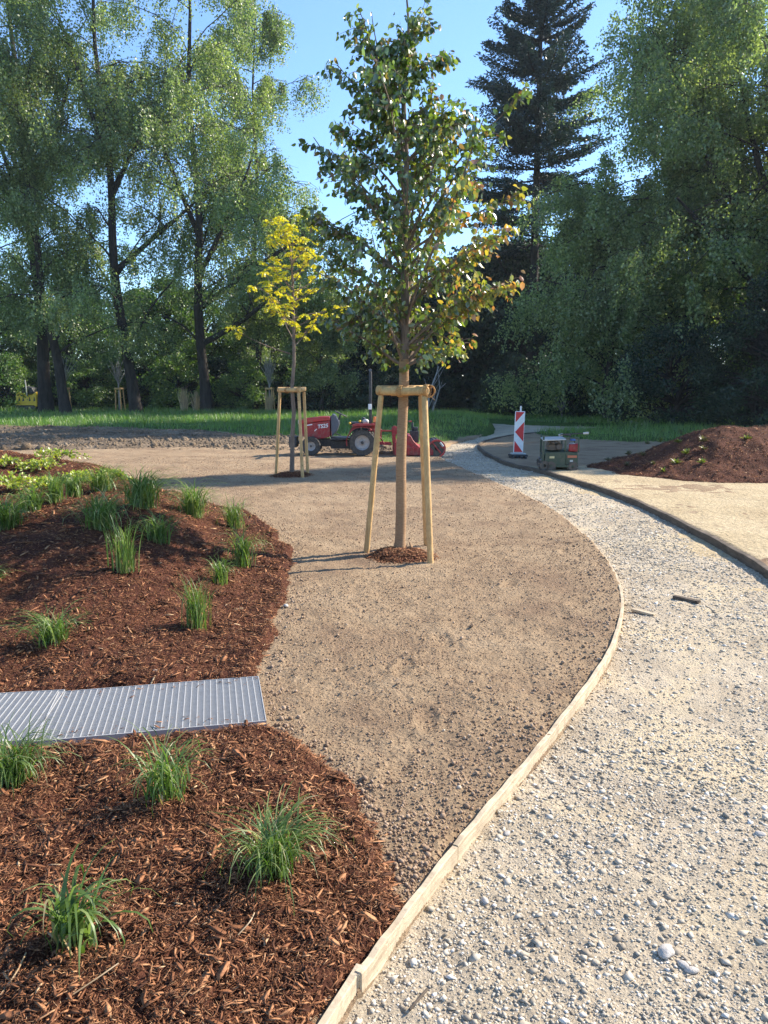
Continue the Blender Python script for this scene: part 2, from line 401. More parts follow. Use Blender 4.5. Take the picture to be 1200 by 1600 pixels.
M['tyre'] = plain('dusty_tyre', (0.055, 0.052, 0.048), 0.85, 0, 0.2, (0.15, 0.13, 0.105), 10)
M['rim'] = plain('dusty_rim', (0.40, 0.39, 0.38), 0.5, 0.1, 0.4, (0.28, 0.22, 0.17), 12)
M['white'] = plain('white_paint', (0.78, 0.78, 0.76), 0.4, 0, 0.4, None, 15)
M['signred'] = plain('sign_red', (0.62, 0.025, 0.03), 0.35, 0, 0.5, None, 15)
M['orange'] = plain('orange_lens', (0.85, 0.20, 0.01), 0.2, 0, 0.6, None, 15)
M['yellow'] = plain('yellow_paint', (0.72, 0.46, 0.02), 0.4, 0, 0.5, None, 5)
M['green_paint'] = plain('green_paint', (0.045, 0.075, 0.045), 0.5, 0, 0.4, (0.11, 0.10, 0.07), 8)
M['steel'] = plain('worn_steel', (0.10, 0.092, 0.085), 0.5, 0.6, 0.4, (0.18, 0.13, 0.09), 12)
M['lid'] = plain('grey_lid', (0.48, 0.49, 0.47), 0.45, 0.2, 0.4, None, 12)
M['blue'] = plain('blue_paint', (0.04, 0.12, 0.45), 0.4, 0, 0.5, None, 12)
M['car'] = plain('silver_paint', (0.35, 0.37, 0.40), 0.3, 0.6, 0.5, None, 5)
M['glass'] = plain('dark_glass', (0.02, 0.025, 0.03), 0.08, 0, 0.8, None, 5)
M['straw'] = leaf_mat('dry_grass', [(0, (0.30, 0.19, 0.09)), (1, (0.55, 0.38, 0.2))], 0.3)
M['bigstone'] = plain('pale_stone', (0.48, 0.44, 0.39), 0.85, 0, 0.15, (0.36, 0.30, 0.23), 22, 0, 0.004)

# ------------------------------------------------------------------ outlines on the ground (metres)
L_px = [(508, 1600), (560, 1530), (622, 1445), (700, 1342), (765, 1262), (830, 1186), (888, 1112), (932, 1052), (958, 1005), (972, 950), (967, 912), (950, 877), (920, 842), (880, 807), (832, 778), (785, 757), (738, 737), (700, 721), (686, 712), (682, 703)]
LEDGE = smooth([(-2.4, -2.5), (-1.05, -0.2)] + [P(*p) for p in L_px], 6)
K_px = [(1200, 893), (1100, 836), (1000, 787), (940, 764), (900, 752), (850, 737), (800, 726), (768, 713), (752, 703), (748, 696), (760, 689), (790, 682), (830, 677), (880, 674)]
KERB = smooth([(1.4, -3.0), (2.7, 2.5), (3.25, 5.2)] + [P(*p) for p in K_px], 6)
FAR_px = [(1000, 665), (880, 664), (800, 662), (752, 658), (766, 668), (764, 676), (740, 684), (705, 692)]
PATH = [tuple(p) for p in LEDGE[::2]] + [tuple(LEDGE[-1])] + [P(*p) for p in FAR_px[::-1]] + [tuple(p) for p in KERB[::-2]]
MULCH_px = [(634, 1410), (624, 1350), (600, 1300), (555, 1240), (500, 1188), (440, 1142), (424, 1128)]
MULCH_px2 = [(412, 1060), (428, 1010), (444, 955), (462, 905), (458, 860), (430, 828), (392, 800)]
MULCH = [(-2.75, -2.5), (-1.25, -0.2), P(499, 1600), P(551, 1527), P(611, 1443)] + [P(*p) for p in MULCH_px] + [P(*p) for p in MULCH_px2] + [(-2.3, 11.2), (-3.4, 12.8), (-5.2, 14.0), (-8.0, 15.2), (-14, 15), (-14, 5), (-12, -2.5)]
BARK_px = [(915, 733), (960, 744), (1040, 751), (1120, 757), (1200, 758), (1330, 760)]
BARK = [P(*p) for p in BARK_px] + [(13, 16), (13, 21), (9.5, 21.5), (6.5, 20.3), (5.0, 18.4), (4.2, 16.8)]
SAND = [tuple(p) for p in KERB[:len(KERB) - 44]] + [P(870, 728), P(915, 728), P(960, 738), P(1060, 745), P(1330, 750), (16, 13), (16, -3)]
LAWN_px = [(-500, 664), (-200, 666), (0, 668), (120, 670), (300, 674), (430, 684), (500, 690), (580, 697), (640, 702), (700, 692)]
LAWN = [P(*p) for p in LAWN_px] + [P(764, 676), P(830, 677), P(900, 687), P(985, 692), P(1100, 692), P(1500, 694), (70, 26), (70, 95), (-70, 95), (-70, 30)]
ROUGH = [P(-500, 706), P(0, 706), P(150, 705), P(300, 704), P(440, 707), P(600, 712), P(700, 711), P(700, 690), P(640, 699), P(430, 681), P(300, 671), P(0, 664), P(-500, 660)]
RINGS = [(P(627, 868), 0.37), (P(456, 743), 0.42)]

def H_mulch(x, y):
    s = sdf(x, y, MULCH) + 0.05 * fbm(x, y, 2.3, 3, 21)
    z = -0.07 + 0.12 * ss((s + 0.07) / 0.18) - 0.3 * ss((sdf(x, y, PATH) + .012) / 0.02)
    north = ss((y - 4.35 + 0.1 * x) / 3.2)
    z = z + 0.52 * ss((s - 0.1) / 1.7) * north
    z = z + 0.30 * np.exp(-((x + 7.2) ** 2 / 6 + (y - 11.2) ** 2 / 3.0)) * ss(s / 1.0)
    z = z - 0.16 * np.exp(-((x + 4.6) ** 2 / 2.0 + (y - 10.3) ** 2 / 0.7)) * ss(s / 1.0)
    z = z + 0.045 * fbm(x, y, 1.4, 3, 31) * ss(s / 0.3) + 0.014 * fbm(x, y, 11, 3, 41)
    # levelled strip under the walkway
    g = np.abs((x + 1.2) * 0.22 - (y - 3.93) * 0.976); k = (1 - ss((g - 0.30) / 0.14)) * (x < -0.45)
    return z * (1 - k) + (-0.03) * k

def H_bark(x, y):
    s = sdf(x, y, BARK) + 0.1 * fbm(x, y, 1.3, 3, 5)
    return -0.08 + 0.12 * ss((s + 0.05) / 0.3) + 0.80 * ss(s / 2.9) * (0.55 + 0.45 * ss((x - 3.5) / 3.0)) + 0.06 * fbm(x, y, 1.2, 3, 8) * ss(s / 0.6) + 0.02 * fbm(x, y, 6, 3, 9)

FEET = [(float(a), float(b), float(c)) for a, b, c in [(0.05, 3.3, 1.2), (.22, 3.85, 1.5), (.12, 4.6, 1.4), (.4, 5.2, 1.7), (1.2, 5.4, .6), (1.55, 6.1, .9), (1.1, 6.7, 1.1), (.9, 9.2, .4), (.2, 9.8, .2), (-.5, 10.2, .3), (.3, 2.75, 1.0), (1.9, 8.1, 1.3)]]

def H_soil(x, y):
    z = 0.016 * fbm(x, y, 0.9, 3, 2) + 0.010 * fbm(x, y, 7, 3, 3) + 0.009 * np.abs(fbm(x, y, 26, 2, 4)) * (0.6 + 0.6 * vn(x * .7, y * .7, 91))
    for (fx, fy, fa) in FEET:
        u = (x - fx) * math.cos(fa) + (y - fy) * math.sin(fa); v = -(x - fx) * math.sin(fa) + (y - fy) * math.cos(fa)
        q = (u / .14) ** 2 + (v / .055) ** 2; z = z - 0.014 * np.exp(-q ** 2) + .007 * np.exp(-((q - 1.9) / .5) ** 2)
    rk = ss((vn(x * .55 + 9, y * .9, 44) - .15) / .4)
    z = z + rk * 0.0035 * np.sin((y + .12 * x + .03 * vn(x * 2, y * 2, 4)) * 115)
    return z - 0.22 * ss((sdf(x, y, PATH) + 0.0) / 0.05)

def H_path(x, y):
    s = sdf(x, y, PATH)
    return -0.055 - 0.012 * ss((vn(x * 1.1 + y * .25, y * .22, 88) - .1) / .5) + 0.02 * (1 - ss((y - 1.5) / 4.0)) + 0.012 * fbm(x, y, 1.3, 3, 12) + 0.006 * fbm(x, y, 14, 3, 13) + 0.004 * np.abs(fbm(x, y, 40, 2, 14)) - 0.03 * ss(-(s) / 0.03)

def H_sand(x, y):
    s = sdf(x, y, SAND)
    return -0.06 + 0.075 * ss((s + 0.02) / 0.1) + 0.012 * fbm(x, y, 0.8, 3, 15) + 0.006 * fbm(x, y, 7, 3, 16)

def H_rough(x, y):
    s = sdf(x, y, ROUGH) + 0.5 * fbm(x, y, 0.4, 3, 17)
    return -0.12 + 0.16 * ss((s + 0.2) / 0.9) + 0.07 * fbm(x * 0.45, y, 0.9, 4, 18, 0.6) - 0.25 * ss(sdf(x, y, PATH) / 0.1)

def H_lawn(x, y):
    s = sdf(x, y, LAWN) + 0.6 * fbm(x, y, 0.35, 3, 19)
    h = -0.10 + 0.16 * ss((s + 0.2) / 1.2) + 0.05 * fbm(x, y, 0.25, 3, 20) + 0.02 * fbm(x, y, 2, 2, 22)
    hx, hy = P(712, 676)
    h = h + 0.45 * np.exp(-((x - hx) ** 2 / 5 + (y - hy - 6) ** 2 / 30))
    return h - 0.35 * ss(sdf(x, y, PATH) / 0.3)

def H_all(x, y):
    x = np.asarray(x, float); y = np.asarray(y, float)
    z = H_soil(x, y)
    for f, poly in ((H_path, PATH), (H_sand, SAND), (H_lawn, LAWN), (H_rough, ROUGH), (H_mulch, MULCH), (H_bark, BARK)):
        s = sdf(x, y, poly); z = np.where(s > -0.1, np.maximum(z, f(x, y)), z)
    return z

def G(px, py):
    """terrain point seen at the pixel"""
    rx, ry, rz = ray(px, py)
    t = np.arange(1.5, 75, 0.02)
    z = H_all(rx * t, ry * t); below = (CAM_H + rz * t) < z
    i = int(np.argmax(below)) if below.any() else len(t) - 1
    return (rx * t[i], ry * t[i], float(z[i]))

# fan shaped ground grid, finer near the viewpoint
OY = -1.5
def fan(name, poly, Hf, mat, label=None, margin=0.25, nr=860, na=560, ymax=92):
    r = 2.1 * (ymax / 2.1) ** np.linspace(0, 1, nr); a = np.linspace(R(-38), R(38), na)
    Rr, A = np.meshgrid(r, a, indexing='ij'); X = Rr * np.sin(A); Y = OY + Rr * np.cos(A)
    if poly is None: keep = np.ones(X.shape, bool)
    else: keep = sdf(X, Y, poly) > -(margin + 0.01 * Rr)
    idx = np.arange(nr * na).reshape(nr, na)
    q = np.stack([idx[:-1, :-1], idx[:-1, 1:], idx[1:, 1:], idx[1:, :-1]], -1).reshape(-1, 4)
    kf = keep.ravel()[q].any(1); q = q[kf]
    used = np.unique(q); remap = -np.ones(nr * na, int); remap[used] = np.arange(len(used))
    x = X.ravel()[used]; y = Y.ravel()[used]; z = Hf(x, y)
    o = mesh_obj(name, np.stack([x, y, z], -1), [remap[q][:, ::-1]], mat, None, True)
    return tag(o, label, kind='structure')

fan('soil_ground', None, H_soil, M['soil'])
fan('gravel_path', PATH, H_path, M['path'], nr=700, na=520, margin=0.04)
fan('sand_ground', SAND, H_sand, M['sand'], nr=560, na=460)
fan('rough_ground', ROUGH, H_rough, M['rough'], margin=1.2, nr=700, na=420)
fan('lawn', LAWN, H_lawn, M['lawn'], margin=1.5, nr=420, na=360)
fan('mulch_bed', MULCH, H_mulch, M['mulch'], nr=760, na=560)
fan('bark_mound', BARK, H_bark, M['mulch'], nr=800, na=600)
# everything around the modelled fan, out to the horizon
gx = np.linspace(-1, 1, 41); gx = np.sign(gx) * np.abs(gx) ** 2.2 * 700
X, Y = np.meshgrid(gx, gx + 20, indexing='ij'); idx = np.arange(41 * 41).reshape(41, 41)
o = mesh_obj('ground', np.stack([X.ravel(), Y.ravel(), np.full(X.size, -0.34)], -1), [np.stack([idx[:-1, :-1], idx[1:, :-1], idx[1:, 1:], idx[:-1, 1:]], -1).reshape(-1, 4)], M['lawn'])
tag(o, kind='structure')

# ------------------------------------------------------------------ loose ground cover
def scatter_pts(n, poly, rmin, rmax, amax=34, p=1.0, inset=0.0, r=rng):
    """random points, density falling with distance"""
    xs, ys = [], []; got = 0
    while got < n:
        k = n * 2
        u = r.uniform(0, 1, k); rr = rmin * (rmax / rmin) ** (u ** p); a = R(1) * r.uniform(-amax, amax, k)
        x = rr * np.sin(a); y = OY + rr * np.cos(a)
        m = sdf(x, y, poly) > inset
        xs.append(x[m]); ys.append(y[m]); got += int(m.sum())
    return np.concatenate(xs)[:n], np.concatenate(ys)[:n]

def stuff(name, label, V, Fc, mat, cat='ground cover'):
    return tag(mesh_obj(name, V, [Fc], mat), label, cat, kind='stuff')

def keep_off_grating(x, y):
    g = np.abs((x + 1.2) * 0.22 - (y - 3.93) * 0.976)
    return ~((g < 0.33) & (x < -0.55))

n = 170000
x, y = scatter_pts(n, MULCH, 2.9, 17, 36, 1.0, -0.04)
m = keep_off_grating(x, y) | (rng.uniform(0, 1, n) < 0.0); x = x[m]; y = y[m]; n = len(x)
big = np.exp(rng.normal(0, 0.58, n)); dist = np.hypot(x, y)
ln = np.clip(0.0078 * big, 0.004, 0.045) * (1 + 0.08 * dist); wd = ln * rng.uniform(0.16, 0.55, n); th = ln * rng.uniform(0.10, 0.3, n)
V, Fc = instances(CHIP_V, CHIP_F, rot_tilt(n, 0.42), np.stack([ln, wd, th], -1), np.stack([x, y, H_mulch(x, y) + rng.uniform(0.0, 0.014, n)], -1))
n2 = 70000; x2, y2 = scatter_pts(n2, MULCH, 2.9, 11, 36, 1.0, -0.05); m = keep_off_grating(x2, y2); x2 = x2[m]; y2 = y2[m]; n2 = len(x2)
l2 = np.clip(.012 * np.exp(rng.normal(0, .5, n2)), .004, .05)
V2, F2 = instances(CHIP_V, CHIP_F, rot_tilt(n2, 0.5), np.stack([l2, .0012 * (1 + .1 * y2), .001 * (1 + .1 * y2)], -1), np.stack([x2, y2, H_mulch(x2, y2) + rng.uniform(0.004, 0.018, n2)], -1))
stuff('bark_fibres', 'fine bark fibres mixed through the mulch of the left planting bed', V2, F2, M['chip'], 'mulch')
stuff('bark_mulch', 'loose reddish brown bark chips covering the planting bed on the left', V, Fc, M['chip'], 'mulch')

n = 16000
x, y = scatter_pts(n, BARK, 15, 25, 36, 1.0, 0.0)
ln = 0.02 * np.exp(rng.normal(0, 0.45, n)); V, Fc = instances(CHIP_V, CHIP_F, rot_tilt(n, 0.6), np.stack([ln, ln * .4, ln * .25], -1), np.stack([x, y, H_bark(x, y) + 0.01], -1))
stuff('bark_chips', 'dark bark chips lying over the mound on the right', V, Fc, M['chip'], 'mulch')

SOILP = [(-14, 2), P(508, 1600)] + [tuple(p) for p in LEDGE[12:]] + [(-14, 20)]
n = 170000
x, y = scatter_pts(n, SOILP, 3.2, 22, 36, 0.9, 0.015)
m = sdf(x, y, MULCH) < 0.02; x = x[m]; y = y[m]; n = len(x)
dens = fbm(x, y, 0.8, 3, 50); m = rng.uniform(-1.2, 1.3, n) < dens + 0.25; x = x[m]; y = y[m]; n = len(x)
sz = 0.0029 * np.exp(rng.normal(0, 0.42, n)) * (1 + 0.05 * np.hypot(x, y)) * (1 + .35 * ss((sdf(x, y, PATH) + .7) / .6)); sz = np.clip(sz, 0.0018, 0.018)
half = n // 2
V1, F1 = instances(OCT_V, OCT_F, rand_rot(half), np.stack([sz[:half], sz[:half] * .8, sz[:half] * .7], -1) * 1.2, np.stack([x[:half], y[:half], H_soil(x[:half], y[:half]) + sz[:half] * .35], -1))
V2, F2 = instances(ICO_V, ICO_F, rand_rot(n - half), np.stack([sz[half:], sz[half:] * .8, sz[half:] * .7], -1), np.stack([x[half:], y[half:], H_soil(x[half:], y[half:]) + sz[half:] * .35], -1))
stuff('soil_crumbs', 'crumbly brown clods of raked soil on the open bed', np.concatenate([V1, V2]), np.concatenate([F1, F2 + len(V1)]), M['clod'], 'soil')
# bigger clods along the mulch and board edges
n = 1300
k = rng.integers(0, len(LEDGE) - 60, n); Lp = np.array(LEDGE)[12:-40]; k = rng.integers(0, len(Lp), n)
x = Lp[k, 0] - np.abs(rng.normal(0.05, 0.13, n)) - 0.03; y = Lp[k, 1] + rng.normal(0, 0.12, n)
Mp = np.array([P(*p) for p in MULCH_px + MULCH_px2]); k2 = rng.integers(0, len(Mp) - 1, n); tt = rng.uniform(0, 1, n)
x2 = Mp[k2, 0] * (1 - tt) + Mp[k2 + 1, 0] * tt + np.abs(rng.normal(0.02, 0.07, n)); y2 = Mp[k2, 1] * (1 - tt) + Mp[k2 + 1, 1] * tt + rng.normal(0, 0.05, n)
x = np.concatenate([x, x2]); y = np.concatenate([y, y2])
m = (sdf(x, y, PATH) < -0.03); x = x[m]; y = y[m]; n = len(x)
sz = np.clip(0.0055 * np.exp(rng.normal(0, 0.5, n)), 0.003, 0.017)
V, Fc = instances(ICO_V, ICO_F, rand_rot(n), np.stack([sz, sz * .8, sz * .75], -1), np.stack([x, y, H_soil(x, y) + sz * .3], -1))
stuff('soil_clods', 'larger lumps of soil along the edges of the open bed', V, Fc, M['clod'], 'soil')

PATHN = [(-1.0, -0.2)] + [tuple(p) for p in LEDGE[10:]] + [P(752, 700)] + [tuple(p) for p in KERB[:70][::-1]]
n = 210000
x, y = scatter_pts(n, PATH, 3.0, 30, 36, 1.0, 0.02)
dens = fbm(x, y, 0.9, 3, 60); m = rng.uniform(-1.3, 1.2, n) < dens * 1.1 + 0.15 + .6 * ss((y - 3) / 5); x = x[m]; y = y[m]; n = len(x)
sz = 0.0024 * np.exp(rng.normal(0, 0.6, n)) * (1 + 0.12 * np.hypot(x, y)); sz = np.clip(sz, 0.0014, 0.02)
half = int(n * .75)
V1, F1 = instances(OCT_V, OCT_F, rot_tilt(half, .3), np.stack([sz[:half] * 1.2, sz[:half] * .85, sz[:half] * .42], -1) * 1.15, np.stack([x[:half], y[:half], H_path(x[:half], y[:half]) + sz[:half] * .1], -1))
V2, F2 = instances(ICO_V, ICO_F, rot_tilt(n - half, .25), np.stack([sz[half:], sz[half:] * rng.uniform(.6, .95, n - half), sz[half:] * .40], -1), np.stack([x[half:], y[half:], H_path(x[half:], y[half:]) + sz[half:] * .05], -1))
stuff('gravel', 'pale grey and beige crushed gravel loose on the curving path', np.concatenate([V1, V2]), np.concatenate([F1, F2 + len(V1)]), M['stone'], 'gravel')

# rough strip lumps
n = 9000
x, y = scatter_pts(n, ROUGH, 18, 40, 36, 1.0, 0.0); m = sdf(x, y, PATH) < -.2; x = x[m]; y = y[m]; n = len(x)
sz = 0.035 * np.exp(rng.normal(0, 0.5, n)); V, Fc = instances(ICO_V, ICO_F, rand_rot(n), np.stack([sz, sz * .8, sz * .6], -1), np.stack([x, y, H_rough(x, y)], -1))
stuff('rough_clods', 'rough lumps of dug earth along the strip before the lawn', V, Fc, M['rough'], 'soil')

# meadow grass
n = 150000
x, y = scatter_pts(n, LAWN, 22, 84, 38, 1.0, 0.1)
m = (sdf(x, y, PATH) < -0.05) & (rng.uniform(-.9, 1, n) < fbm(x, y, .35, 3, 70) + .8); x = x[m]; y = y[m]; n = len(x)
hgt = rng.uniform(0.12, 0.34, n) * (1 + 0.6 * fbm(x, y, .25, 2, 71)) * (0.75 + 0.25 * ss((y - 30) / 20)); hgt = np.clip(hgt, .05, .6)
wv = 0.006 + 0.00035 * y
BL = np.array([[-.5, 0, 0], [.5, 0, 0], [.35, 0.12, .6], [-.35, 0.12, .6], [0, 0.34, 1.0]]); BLF = [(0, 1, 2), (0, 2, 3), (3, 2, 4)]
V, Fc = instances(BL, BLF, rot_tilt(n, 0.25), np.stack([wv, hgt * .8, hgt], -1), np.stack([x, y, H_lawn(x, y) - .01], -1))
stuff('meadow_grass', 'unmown green grass growing over the lawn before the trees', V, Fc, M['grassblade'], 'grass')

# mulch rings under the staked trees
for i, ((cx, cy), rad) in enumerate(RINGS):
    nr_, na_ = 14, 48; Vr = []; 
    for a in range(nr_ + 1):
        for b in range(na_):
            rr = rad * a / nr_; th = 2 * math.pi * b / na_
            px_, py_ = cx + rr * math.cos(th) * 1.0, cy + rr * math.sin(th)
            Vr.append((px_, py_, float(H_soil(np.array(px_), np.array(py_))) - .012 + .07 * float(ss(np.array((rad - rr) / rad * 1.8))) + .012 * float(fbm(np.array(px_), np.array(py_), 14, 2, 5))))
    q = [(a * na_ + b, (a + 1) * na_ + b, (a + 1) * na_ + (b + 1) % na_, a * na_ + (b + 1) % na_) for a in range(nr_) for b in range(na_)]
    o = mesh_obj('tree_pit', Vr, [q], M['mulch'], None, True); tag(o, kind='structure')
    n = 2600; rr = rad * 1.06 * np.sqrt(rng.uniform(0, 1, n)); th = rng.uniform(0, 2 * math.pi, n); x = cx + rr * np.cos(th); y = cy + rr * np.sin(th)
    ln = 0.014 * np.exp(rng.normal(0, .4, n)); z = H_soil(x, y) + .07 * ss((rad - rr) / rad * 1.8)
    V, Fc = instances(CHIP_V, CHIP_F, rot_tilt(n, .5), np.stack([ln, ln * .4, ln * .25], -1), np.stack([x, y, z], -1))
    stuff('bark_ring', ('ring of dark bark mulch around the near staked tree trunk', 'ring of dark bark mulch under the yellow leaved tree')[i], V, Fc, M['chip'], 'mulch')

# ------------------------------------------------------------------ edging boards
def edging(pts, th, top, bottom, mat, name, label, breaks, group=None, wob=0.004):
    root = empty(name, (pts[0][0], pts[0][1], 0)); tag(root, label, 'edging', group)
    off = np.array(pts[0]); k0 = 0
    for k1 in breaks + [len(pts) - 1]:
        seg = [np.array(p) - off for p in pts[k0:k1 + 1]]
        if len(seg) < 2: continue
        V = []; q = []
        for i, p in enumerate(seg):
            t = seg[min(i + 1, len(seg) - 1)] - seg[max(i - 1, 0)]; t /= np.linalg.norm(t); nn = np.array([-t[1], t[0]])
            tz = (top(k0 + i) if callable(top) else top) + wob * math.sin(i * 1.7 + k0); cut = 0.004 * t if i == len(seg) - 1 else 0 * t
            for sd_, z in ((-1, bottom), (-1, tz - .004), (-.8, tz), (.8, tz), (1, tz - .004), (1, bottom)):
                w = p - cut + nn * sd_ * th / 2; V.append((w[0], w[1], z))
        for i in range(len(seg) - 1):
            for a in range(5): q.append((i * 6 + a, i * 6 + a + 1, (i + 1) * 6 + a + 1, (i + 1) * 6 + a))
        m_ = MB(); m_.add(V, q, (), [(0, 1, 2, 3, 4, 5), tuple((len(seg) - 1) * 6 + a for a in (5, 4, 3, 2, 1, 0))])
        m_.build('board', mat, root, False); k0 = k1
    return root
LE = LEDGE[6:]
r_ = edging(LE, 0.024, lambda k: .020 - .028 * float(ss(np.array((k - 42) / 45))), -0.12, M['board'], 'timber_edging', 'pale bent board edging between the raked soil and the near gravel path', [25, 56, 88])
m_ = MB()
for k in (14, 34, 52, 66, 80):      # stakes nailed behind the board
    p = np.array(LE[k]) - np.array(LE[0]); t = np.array(LE[k + 1]) - np.array(LE[k]); t /= np.linalg.norm(t); nn = np.array([-t[1], t[0]])
r2_ = edging(KERB, 0.07, 0.035, -0.14, M['old_board'], 'timber_edging', 'dark weathered edging along the far side of the gravel path beside the sand', [40, 70, 92], wob=0.006)

# ------------------------------------------------------------------ galvanised walkway grating
def grating(c, ang, length, width, label, z=0.035):
    root = empty('walkway_grating', (c[0], c[1], z), ang); tag(root, label, 'grating', 'steel gratings of the walkway')
    fr = MB(); t = 0.004
    fr.box((0, width / 2, -.015), (length, t, .034)).box((0, -width / 2, -.015), (length, t, .034))
    fr.box((length / 2, 0, -.015), (t, width + t, .034)).box((-length / 2, 0, -.015), (t, width + t, .034)); fr.build('frame', M['galv'], root)
    b = MB(); n = int(length / 0.0335)
    for i in range(1, n): b.box((-length / 2 + length * i / n, 0, -.015), (.0045, width - t, .030))
    b.build('bearing_bars', M['galv'], root)
    c_ = MB(); n = int(width / 0.0115)
    for i in range(1, n): c_.box((0, -width / 2 + width * i / n, -.006), (length - t, .0032, .010))
    c_.build('cross_bars', M['galv'], root)
    return root
GA = math.atan2(0.235, 1.06)
grating((-1.205, 3.945), GA, 1.10, 0.635, 'longer steel grating panel whose end reaches the raked soil')
grating((-2.262, 3.775), GA - R(4), 1.05, 0.635, 'steel grating panel at the left edge of the photo behind the grass')

n = 130; u = rng.uniform(-.54, .54, n); v = np.sign(rng.normal(size=n)) * (.315 - np.abs(rng.normal(0, .07, n))); ca, sa = math.cos(GA), math.sin(GA)
ln = .008 * np.exp(rng.normal(0, .5, n)); V, Fc = instances(CHIP_V, CHIP_F, rot_tilt(n, .15), np.stack([ln, ln * .4, ln * .25], -1), np.stack([-1.205 + u * ca - v * sa, 3.945 + u * sa + v * ca, np.full(n, .04)], -1))
stuff('bark_crumbs', 'a few bark crumbs fallen on the steel grating of the walkway', V, Fc, M['chip'], 'mulch')
# ------------------------------------------------------------------ ornamental grasses
def clump(px, py, hpx, label, spread=1.0, nb=80, lean=(0, 0), seed=0, w=0.0065, upright=0.0):
    nb = int(nb * 1.9); w *= 1.15
    loc = G(px, py); depth = loc[1] * math.cos(PITCH) + (CAM_H - loc[2]) * math.sin(PITCH)
    h = hpx / F * depth; r = np.random.default_rng(seed + 100)
    root = empty('ornamental_grass', loc, 0); tag(root, label, 'ornamental grass', 'grass clumps planted in the bark mulch')
    V, Fq = [], []; b = 0
    for i in range(nb):
        az = r.uniform(0, 2 * math.pi); L = h * r.uniform(0.45, 1.4 - .3 * upright); el0 = R(90) - abs(r.normal(R(4), R(11))) * spread
        bend = r.uniform(1.0, 2.8) * (1 - upright) * (1.2 if L > h else .8); ww = w * r.uniform(.6, 1.25)
        ox, oy = r.normal(0, h * .10 * spread, 2); p = np.array([ox, oy, -0.01]); el = el0
        m = 8; dirh = np.array([math.cos(az) + lean[0], math.sin(az) + lean[1]]); nd = np.linalg.norm(dirh) + 1e-6; dirh /= nd
        side = np.array([-dirh[1], dirh[0], 0]); tw = r.normal(0, .5); side = side * math.cos(tw) + np.array([0, 0, 1]) * math.sin(tw) * .5
        for k in range(m + 1):
            t = k / m; wk = ww * (1 - t ** 2.2) * (.55 + .45 * min(1, t * 4))
            V += [p - side * wk / 2, p + side * wk / 2]
            e = el - bend * t ** 2.0 * 1.45
            p = p + L / m * np.array([dirh[0] * math.cos(e) * spread, dirh[1] * math.cos(e) * spread, math.sin(e)])
            if p[2] < 0.004 and k > 2: p[2] = 0.004
        for k in range(m): Fq.append((b + 2 * k, b + 2 * k + 1, b + 2 * k + 3, b + 2 * k + 2))
        b += 2 * (m + 1)
    mesh_obj('leaf_blades', V, [Fq], M['clump'], root, True)
    # straw coloured crown at the base
    V, Fq = [], []; b = 0
    for i in range(26):
        az = r.uniform(0, 2 * math.pi); L = h * r.uniform(.12, .3); ox, oy = r.normal(0, h * .07, 2); d = np.array([math.cos(az) * .35, math.sin(az) * .35, .9]); s_ = np.array([-math.sin(az), math.cos(az), 0]) * w * .5
        a = np.array([ox, oy, -.01]); V += [a - s_, a + s_, a + d * L + s_ * .6, a + d * L - s_ * .6]; Fq.append((b, b + 1, b + 2, b + 3)); b += 4
    mesh_obj('dry_base', V, [Fq], M['straw'], root)
    return root
CL = [
 (112, 1478, 150, 'nearest grass clump with broad drooping blades at lower left of the mulch', dict(nb=42, w=.0125, lean=(.7, -.1), spread=1.0)),
 (428, 1365, 118, 'bushy arching grass clump closest to the pale edging board', dict(nb=150, w=.006, lean=(.25, 0), spread=1.2)),
 (262, 1245, 122, 'grass clump standing just in front of the steel grating', dict(nb=62, w=.0075, spread=1.1)),
 (22, 1228, 112, 'grass clump at the left edge overlapping the steel grating', dict(nb=110, w=.0065, lean=(.3, 0), spread=1.1)),
 (82, 1003, 68, 'low wide grass clump alone on the left slope above the grating', dict(nb=90, w=.008, spread=1.35)),
 (308, 983, 88, 'narrow upright grass clump in the middle of the mulch slope above the grating', dict(nb=80, w=.007, upright=.55, spread=.8)),
 (344, 912, 50, 'small grass clump just below the pair at the right rim of the bed', dict(nb=80, w=.007, spread=.9)),
 (379, 884, 75, 'lower grass clump of the touching pair at the right rim of the bed', dict(nb=100, w=.008, spread=.9)),
 (366, 826, 58, 'upper grass clump of the touching pair at the right rim of the bed', dict(nb=90, w=.008, spread=.9)),
 (194, 892, 95, 'tall thin grass clump with stray flat stems on the mulch slope', dict(nb=60, w=.008, upright=.5, spread=.8)),
 (247, 848, 52, 'dark green grass clump right of the tall thin clump', dict(nb=90, w=.009, spread=1.2)),
 (158, 826, 62, 'wide grass clump on the ridge left of the tall thin clump', dict(nb=130, w=.010, lean=(.3, -.2), spread=1.25)),
 (222, 792, 62, 'largest full grass clump on top of the mulch ridge', dict(nb=190, w=.010, lean=(.25, 0), spread=1.3)),
 (303, 808, 60, 'rounded grass clump at the right end of the mulch ridge', dict(nb=150, w=.010, spread=1.05)),
 (160, 768, 46, 'grass clump at the back of the ridge left of the largest clump', dict(nb=120, w=.011, spread=1.3)),
 (116, 778, 42, 'pale striped grass clump in the shaded row on the ridge', dict(nb=90, w=.011, spread=.9)),
 (88, 784, 46, 'dark upright grass clump second in the shaded row on the ridge', dict(nb=90, w=.011, upright=.4, spread=.9)),
 (50, 800, 46, 'shaded grass clump between the left edge clump and the dark upright one', dict(nb=100, w=.011, spread=1.2)),
 (10, 826, 58, 'leafy grass clump cut by the left photo edge on the ridge', dict(nb=130, w=.010, lean=(.2, 0), spread=1.2)),
 (-14, 912, 40, 'grass clump mostly outside the left photo edge with one tip showing', dict(nb=60, w=.008, lean=(.3, 0), spread=1.3)),
]
